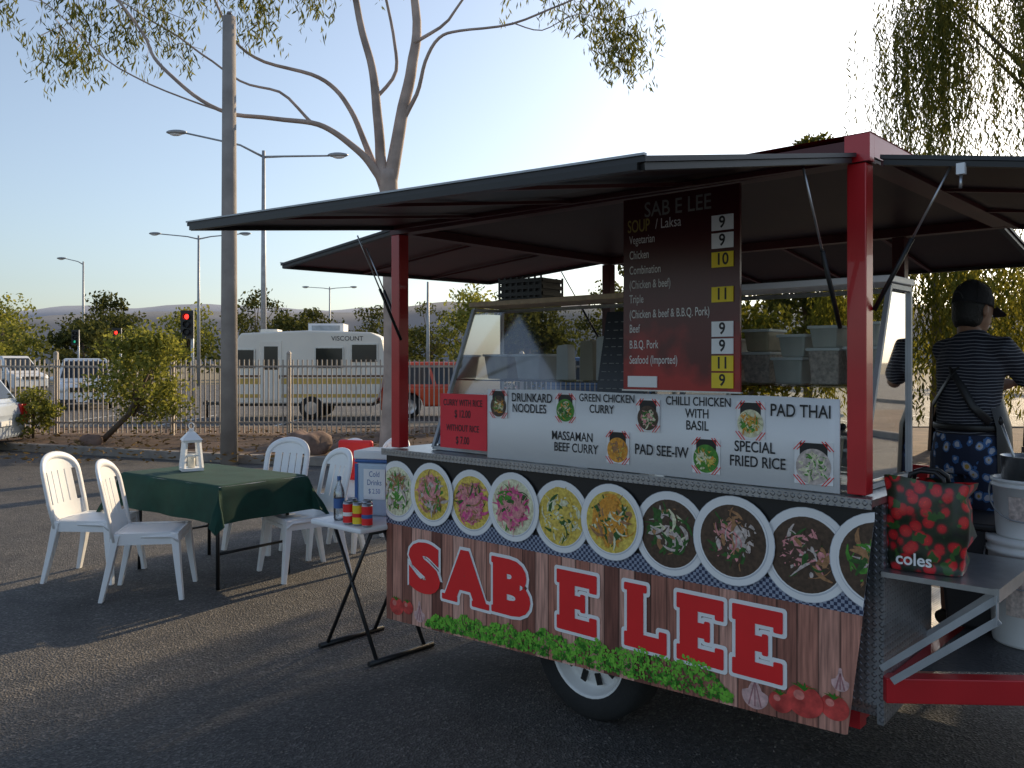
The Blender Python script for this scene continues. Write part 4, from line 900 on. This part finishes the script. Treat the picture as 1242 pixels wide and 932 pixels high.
for cx,cz,n,sp,ln in((-7.9,7.35,30,.28,.55),(-7.2,7.55,30,.30,.6),(-6.5,7.3,26,.28,.5),(-6.0,7.5,20,.26,.5),(-5.7,6.95,9,.2,.4),(-7.35,6.85,16,.22,.45),(-6.6,8.3,36,.5,.6),(-5.2,8.2,30,.4,.5),(-4.4,7.75,26,.25,.45),(-4.3,7.2,9,.2,.4),(-3.5,8.0,22,.3,.4),(-2.9,8.5,26,.4,.5),(-2.0,8.8,20,.4,.4),(-.9,8.5,14,.4,.4),(0,8.0,8,.3,.4),(1.5,7.7,34,.26,.6),(1.9,7.3,32,.22,.75),(1.1,7.8,14,.25,.45),(.6,7.8,6,.25,.3),(1.75,6.8,12,.14,.4),(-8.6,7.6,20,.35,.5)):
    droop(cx,Yt+rs.normal()*.3,cz,n,sp,ln)
TW.obj('twigs',parent=g,kind='stuff')
leafmesh('crown',cen,dr,.14,.028,GUML,parent=g,rs=rs)
g=empty('weeping_tree',label='large weeping peppercorn tree with long hanging strands',cat='tree')
wx,wy=10.5,15.4
m=MB();m.tube([(wx,wy,0),(wx-.1,wy,1.6),(wx+.1,wy,3.2),(wx,wy,6)],[.4,.3,.22,.12],DBARK,12)
for a in range(9):
    t=a*.7;m.tube([(wx,wy,3.2+.3*a),(wx+1.2*math.cos(t),wy+1.2*math.sin(t),5.9+.3*a),(wx+2.3*math.cos(t),wy+2.3*math.sin(t),7.6+.2*a),(wx+3.2*math.cos(t),wy+3.2*math.sin(t),7.5+.2*a)],[.07,.04,.02,.008],DBARK,8)
m.obj('trunk',parent=g)
cen=[];dr=[]
for b_ in range(125):
    t=rs.rand()*6.28;r=3.7*rs.rand()**.55;bx=wx+r*math.cos(t);by=wy+r*math.sin(t);bt=10.4-.17*r*r+rs.normal()*.4;bl=(2.6+3.4*rs.rand())*(.65+.25*r/3)
    for i in range(11):
        x=bx+rs.normal()*.28;y=by+rs.normal()*.28;zt=bt+rs.normal()*.25;l=bl*(.5+.6*rs.rand())
        if zt-l<3.2:l=zt-3.2-rs.rand()*.3
        nl=int(l*19);sx,sy=rs.normal(size=2)*.08
        for k in range(nl):
            u=k/nl;cen.append((x+sx*u+rs.normal()*.035,y+sy*u+rs.normal()*.035,zt-l*u));dr.append((rs.normal()*.45,rs.normal()*.45,-1))
leafmesh('crown',cen,dr,.15,.024,WEEP,parent=g,rs=rs)
def strands(x,y,h,rad,nb_,lab,low=.2):
    g=empty('weeping_tree',loc=(x,y,0),label=lab,cat='tree')
    m=MB();m.tube([(0,0,0),(.05,0,h*.4),(0,0,h*.85)],[.12,.09,.04],DBARK,9);m.obj('trunk',parent=g)
    cen=[];dr=[]
    for b_ in range(nb_):
        t=rs.rand()*6.28;r=rad*rs.rand()**.55;bx=r*math.cos(t);by=r*math.sin(t);bt=h*(1-.22*(r/rad)**2)+rs.normal()*.15
        for i in range(9):
            px=bx+rs.normal()*.10;py=by+rs.normal()*.10;zt=bt+rs.normal()*.15;l=(zt-low)*(.35+.55*rs.rand());nl=int(l*22);sx=rs.normal()*.06
            for k in range(nl):
                u=k/nl;cen.append((px+sx*u+rs.normal()*.04,py+rs.normal()*.04,zt-l*u));dr.append((rs.normal()*.55,rs.normal()*.55,-1))
    leafmesh('crown',cen,dr,.12,.032,BACKL,parent=g,rs=rs)
strands(7.1,14.4,3.7,2.0,54,'low weeping yellow green tree backlit beyond the trailer')
strands(10.4,13.4,3.6,1.8,40,'low weeping yellow green tree at the garden edge')
def tree(x,y,h,cw,n,leaf,lm,lab,base=.3,nm='tree',tr=.12,bark=DBARK,ncl=26,lean=0,z0=0,hang=.3):
    e=empty(nm,loc=(x,y,z0),label=lab,cat='bush' if nm=='bush' else 'tree')
    m=MB();m.tube([(-lean,0,0),(-lean*.4,0,h*.25),(0,0,h*.6)],[tr,tr*.8,tr*.45],bark,9)
    cl=[]
    for i in range(ncl):
        t=rs.rand()*6.28;ph=rs.rand();rr=(.35+.65*rs.rand())
        zz=h*(base+(1-base)*(.12+.8*ph));wv=math.sin(math.pi*min(1,.18+.74*ph))
        cl.append((cw*.42*rr*wv*math.cos(t),cw*.42*rr*wv*math.sin(t),zz,cw*(.09+.10*rs.rand())))
    for c in cl[:10]: m.tube([(-lean*.3,0,h*(.2+.25*rs.rand())),(c[0]*.5,c[1]*.5,c[2]*.8),(c[0],c[1],c[2])],[tr*.4,tr*.25,tr*.1],bark,6)
    m.obj('trunk',parent=e)
    c=np.array(cl);idx=rs.randint(0,ncl,n);g_=rs.normal(size=(n,3));g_/=np.linalg.norm(g_,axis=1)[:,None];g_*=(rs.rand(n)**.45)[:,None]
    P=c[idx,:3]+g_*c[idx,3:4]*np.array([1.15,1.15,.8]);D=rs.normal(size=(n,3));D[:,2]-=hang
    leafmesh('crown',P,D,leaf,leaf*.5,lm,parent=e,rs=rs);return e
tree(6.9,20.0,7.0,3.4,9000,.14,WEEP,'leafy tree rising behind the food trailer roof',base=.25,ncl=38)
tree(3.9,20.8,5.2,2.8,7000,.14,WEEP,'added slim leafy tree hidden behind the menu board to shade the ground',base=.2)  # added tree, hidden behind the menu board, blocks sun from the left ground
tree(3.7,14.8,3.1,2.8,7000,.12,BACKL,'sunlit yellow green shrub tree behind the trailer',base=.1,nm='bush',hang=1,ncl=40)
tree(-6.75,15.9,2.15,2.3,6500,.085,BUSHL,'yellow green wattle bush with leaning trunk in bed',base=.16,nm='bush',tr=.06,lean=.9,z0=.1,ncl=52)
tree(-9.1,16.3,1.0,1.3,2600,.07,BUSHL,'low yellow green shrub beside the fence',base=.02,nm='bush',tr=.03,z0=.1)
tree(.4,21.4,3.6,3.2,3800,.15,DARKL,'dark green shrub tree beyond the fence',base=.1)
for i,(x,y,h,w_) in enumerate(((-44,74,7.5,8),(-37,78,8,8),(-33,70,6.3,7),(-28.5,76,6.8,7),(-24.5,82,8.6,8),(-20,86,7,8),(-50,82,8,9),(-15,90,7.5,9),(-9,92,8,9),(-3,74,8.5,8),(1,68,7,7),(3,80,8,8),(-42,66,5.5,6),(-18.5,72,6,6),(8,70,8,9),(15,66,8,9),(23,60,8,10),(31,55,9,10),(-38,60,4.5,6),(-31,62,4.8,6))):
    tree(x,y,h,w_,2300,.36,DARKL if i%3 else BUSHL,'bushy dark green tree beyond the distant road' if i%3 else 'olive green tree beyond the distant road',base=.12,tr=.18,ncl=30)
cen=[];dr=[]
for i in range(9000):
    x=rs.uniform(-170,170);y=rs.uniform(125,150);hh=5.5+2.5*noise.noise((x*.08,0,0))+1.5*noise.noise((x*.4,3,0));cen.append((x,y,rs.rand()*max(2,hh)));dr.append(tuple(rs.normal(size=3)))
leafmesh('distant_woodland',cen,dr,1.1,.7,DARKL,rs=rs,kind='stuff',label='far off band of dark green bushland trees')
cen=[];dr=[]
for i in range(2200):
    x=rs.uniform(-12,4);y=12+rs.rand()*6;
    cen.append((x,y,.20));dr.append((rs.normal(),rs.normal(),.15))
leafmesh('leaf_litter',cen,dr,.10,.03,LIT,rs=rs,kind='stuff',label='dry fallen gum leaves on the garden bed')
ROCK=mat('red_brown_rock',(.2,.13,.10),.9,var=.35,scale=6,bump=.6,bscale=25)
for x,y,r in((-3.35,14.0,.38),(-3.9,14.6,.22),(-2.7,13.9,.22),(-7.6,15.5,.2),(-5.6,14.9,.17)):
    m=MB();m.ball((0,0,r*.4),(r,r*.8,r*.7),ROCK,16);m.v=[tuple(V(p)*(1+.35*noise.noise((p[0]*4+x,p[1]*4,p[2]*4)))) for p in m.v]
    m.obj('rock',loc=(x,y,.1),label='rough red brown landscaping rock in the garden bed',cat='rock',group='rocks in the garden bed')
# ------------------------------------------------------------ person
SKIN=mat('skin',(.30,.16,.10),.5,var=.06);HAIR=mat('black_hair',(.01,.009,.008),.5,bump=.6,bscale=120)
def stripem():
    m=mat('striped_shirt_cloth',(.02,.02,.03),.85);N,L,b=nodes(m);tc=N.new('ShaderNodeTexCoord');sx=N.new('ShaderNodeSeparateXYZ');L.new(tc.outputs['Object'],sx.inputs[0])
    nz=N.new('ShaderNodeTexNoise');nz.inputs['Scale'].default_value=5;L.new(tc.outputs['Object'],nz.inputs[0])
    ad=N.new('ShaderNodeMath');ad.operation='MULTIPLY_ADD';ad.inputs[1].default_value=.04;L.new(nz.outputs['Fac'],ad.inputs[0]);L.new(sx.outputs[2],ad.inputs[2])
    a=N.new('ShaderNodeMath');a.operation='MULTIPLY';a.inputs[1].default_value=70;L.new(ad.outputs[0],a.inputs[0]);f=N.new('ShaderNodeMath');f.operation='FRACT';L.new(a.outputs[0],f.inputs[0])
    r=ramp(N,[(0,(.20,.21,.24)),(.24,(.014,.016,.027))],'CONSTANT');L.new(f.outputs[0],r.inputs[0]);L.new(r.outputs[0],b.inputs['Base Color'])
    bp=N.new('ShaderNodeBump');bp.inputs['Strength'].default_value=.8;bp.inputs['Distance'].default_value=.03;n3=N.new('ShaderNodeTexNoise');n3.inputs['Scale'].default_value=9;L.new(tc.outputs['Object'],n3.inputs[0]);L.new(n3.outputs['Fac'],bp.inputs['Height']);L.new(bp.outputs[0],b.inputs['Normal']);return m
def floral():
    m=mat('blue_floral_cloth',(.02,.04,.12),.8);N,L,b=nodes(m);tc=N.new('ShaderNodeTexCoord');vo=N.new('ShaderNodeTexVoronoi');vo.inputs['Scale'].default_value=18;L.new(tc.outputs['Object'],vo.inputs['Vector'])
    nz=N.new('ShaderNodeTexNoise');nz.inputs['Scale'].default_value=35;L.new(tc.outputs['Object'],nz.inputs[0]);ad=N.new('ShaderNodeMath');ad.operation='MULTIPLY_ADD';ad.inputs[1].default_value=.5;L.new(nz.outputs['Fac'],ad.inputs[0]);L.new(vo.outputs['Distance'],ad.inputs[2])
    r=ramp(N,[(0,(.5,.3,.05)),(.38,(.46,.48,.54)),(.54,(.05,.14,.35)),(.66,(.012,.02,.05))],'CONSTANT');L.new(ad.outputs[0],r.inputs[0]);L.new(r.outputs[0],b.inputs['Base Color']);return m
pe=empty('person',M=Matrix.Translation((2.035,3.82,.412))@Matrix.Rotation(math.radians(-66),4,'Z'),label='person in black cap, striped shirt and floral shorts working beside trailer',cat='person');pe.scale=(.90,.90,1)
def remesh(o,vox,it=3):
    r=o.modifiers.new('r','REMESH');r.mode='VOXEL';r.voxel_size=vox;s_=o.modifiers.new('s','SMOOTH');s_.factor=.5;s_.iterations=it
    bpy.context.view_layer.update();dg=bpy.context.evaluated_depsgraph_get();me=bpy.data.meshes.new_from_object(o.evaluated_get(dg));old=o.data
    mm=[x for x in old.materials];o.modifiers.clear();o.data=me
    if not me.materials:
        for x in mm: me.materials.append(x)
    me.polygons.foreach_set('use_smooth',[True]*len(me.polygons));me.polygons.foreach_set('material_index',[0]*len(me.polygons))
HM=Matrix.Translation((-.03,.04,1.325))@Matrix.Rotation(-.30,4,'X')@Matrix.Rotation(-.05,4,'Z')
m=MB()
m.tube([(0,0,.78),(0,-.01,.92),(0,0,1.05),(0,.01,1.18),(0,.02,1.26),(-.015,.03,1.31)],[(.155,.11),(.135,.095),(.145,.10),(.165,.105),(.14,.085),(.07,.06)],SKIN,16)
m.tube([(-.015,.03,1.27),(-.03,.04,1.34),(-.03,.05,1.38)],[.06,.054,.054],SKIN,14)
m.M=HM
m.tube([(0,.03,-.01),(0,.03,.015),(0,.022,.05),(0,.01,.10),(0,0,.155),(0,-.005,.20),(0,-.005,.225)],[(.03,.035),(.05,.06),(.064,.08),(.073,.094),(.074,.097),(.055,.072),(.02,.03)],SKIN,18)
m.tube([(0,.10,.115),(0,.118,.085),(0,.112,.07)],[.009,.014,.011],SKIN,8)
for s_ in(-1,1): m.ball((s_*.078,-.005,.095),(.011,.018,.030),SKIN,10)
m.tube([(-.022,.096,.045),(0,.104,.045),(.022,.096,.045)],[.005,.008,.005],SKIN,8)
m.M=None
arms=[((-.155,.02,1.25),(-.165,.17,1.06),(-.07,.40,1.09)),((.165,.015,1.25),(.20,.19,1.10),(.17,.45,1.12))]
for sh,el,wr in arms:
    m.tube([sh,V(sh).lerp(V(el),.5),el,V(el).lerp(V(wr),.35),wr],[.050,.044,.037,.037,.025],SKIN,12)
    d=(V(wr)-V(el)).normalized();sd=d.cross(V((0,0,1))).normalized();up=sd.cross(d).normalized();w=V(wr)
    m.tube([w,w+d*.05,w+d*.095],[(.026,.018),(.040,.016),(.038,.014)],SKIN,10,ref=tuple(sd))
    sgn=1 if wr[0]<0 else -1
    for j,(o_,l) in enumerate(((-.028,.062),(-.0095,.075),(.0095,.072),(.028,.056))):
        b=w+d*.09+sd*o_;m.tube([b,b+d*l*.45,b+d*l*.7-up*.020,b+d*l*.8-up*.045],[.009,.0088,.0082,.007],SKIN,8)
    b=w+d*.03+sd*sgn*.033;m.tube([b,b+sd*sgn*.022+d*.022-up*.01,b+sd*sgn*.022+d*.05-up*.028],[.012,.010,.008],SKIN,8)
for s_ in(-1,1):
    m.tube([(s_*.085,0,.82),(s_*.095,.01,.62),(s_*.10,.015,.42),(s_*.10,-.01,.28),(s_*.10,-.02,.08)],[.088,.072,.054,.050,.034],SKIN,14)
    m.tube([(s_*.10,-.05,.04),(s_*.105,.03,.045),(s_*.115,.13,.03),(s_*.115,.17,.025)],[(.035,.035),(.04,.035),(.042,.024),(.03,.018)],SKIN,12)
o=m.obj('body',parent=pe);remesh(o,.0065)
m=MB();m.tube([(0,0,.80),(0,-.01,.92),(0,0,1.05),(0,.01,1.18),(0,.02,1.26),(-.015,.03,1.315)],[(.170,.130),(.156,.115),(.160,.116),(.176,.116),(.150,.098),(.072,.070)],stripem(),18)
for sh,el,wr in arms: m.tube([V(sh)-V((sh[0]*.35,0,-.0)),sh,V(sh).lerp(V(el),.45),V(sh).lerp(V(el),.85)],[.058,.062,.057,.058],m.mats[0],14)
o=m.obj('shirt',parent=pe);remesh(o,.009,6)
m=MB();FL=floral();m.tube([(0,0,.70),(0,0,.80),(0,0,.875)],[(.182,.135),(.182,.138),(.172,.130)],FL,16)
for s_ in(-1,1): m.tube([(s_*.09,0,.78),(s_*.10,.01,.60),(s_*.105,.015,.40)],[.105,.10,.10],FL,14)
o=m.obj('shorts',parent=pe);remesh(o,.009,3)
m=MB()
for s_ in(-1,1):
    m.tube([(s_*.12,.105,1.16),(s_*.115,.06,1.275),(s_*.09,-.03,1.275),(0,-.110,1.15),(-s_*.11,-.115,1.0),(-s_*.16,-.06,.93)],[(.020,.004)]*6,BLK,8,ref=(1,0,0))
m.tube([(.174*math.cos(a),.13*math.sin(a),.905) for a in[2*math.pi*k/24 for k in range(25)]],[(.004,.016)]*25,BLK,6,ref=(1,0,0))
vs=[];
for j in range(9):
    for i in range(15):
        a=math.pi*(-.12+1.24*i/14);z=1.14-.62*j/8;rx=.182+(0.03*(j/8));vs.append((rx*math.cos(a)*(1 if j>2 else .6+.13*j),(.135+.03*j/8)*math.sin(a)+.012,z))
m.add(vs,[(j*15+i,j*15+i+1,(j+1)*15+i+1,(j+1)*15+i) for j in range(8) for i in range(14)],BLK,True);m.obj('apron',parent=pe)
m=MB();m.M=HM;m.tube([(0,-.028,.012),(0,-.030,.04),(0,-.026,.09),(0,-.016,.14)],[(.050,.050),(.067,.070),(.078,.087),(.080,.094)],HAIR,18)
m.v=[tuple(V(p)+V((0,0,.004*noise.noise((p[0]*60,p[1]*60,p[2]*60))))) for p in m.v];m.obj('hair',parent=pe)
m=MB();m.M=HM@Matrix.Rotation(.05,4,'X')
CAP=mat('black_cap_cloth',(.018,.018,.022),.85,bump=.5,bscale=60)
m.tube([(0,-.004,.122),(0,-.005,.135),(0,-.006,.165),(0,-.008,.198),(0,-.008,.222),(0,-.008,.236)],[(.086,.108),(.085,.107),(.083,.104),(.070,.088),(.046,.058),(.012,.015)],CAP,24)
for k in range(3):
    a=math.pi*k/3+.5
    m.tube([((.087-.0)*math.cos(a)*math.cos(t)*1.0,-.008+.107*math.sin(a)*math.cos(t),.128+.112*abs(math.sin(t))**.9) for t in[math.pi*j/14 for j in range(15)]],.0022,CAP,5)
m.tube([(-.03,-.108,.128),(-.018,-.116,.150),(0,-.117,.158),(.018,-.116,.150),(.03,-.108,.128)],.003,DGREY,6)
m.add([(.078*math.cos(a),.06+.04*math.sin(a),.135) for a in[math.pi*k/10 for k in range(11)]]+[(.078*math.cos(a),.10+.095*math.sin(a),.122) for a in[math.pi*k/10 for k in range(11)]],[(k,k+1,k+12,k+11) for k in range(10)],CAP,True)
m.ball((0,-.008,.238),.007,CAP,8);m.obj('cap',parent=pe)
for s_ in(-1,1): m=MB();m.M=HM;m.ball((s_*.030,.088,.105),(.011,.009,.007),WHITE,8);m.ball((s_*.030,.0955,.105),(.005,.003,.005),HAIR,8);m.obj('eye',parent=pe)
for s_ in(-1,1):
    m=MB();m.tube([(s_*.10,-.065,.035),(s_*.105,.03,.045),(s_*.115,.13,.035),(s_*.115,.185,.03)],[(.042,.034),(.047,.042),(.049,.034),(.034,.024)],BLK,14);m.obj('shoe',parent=pe)
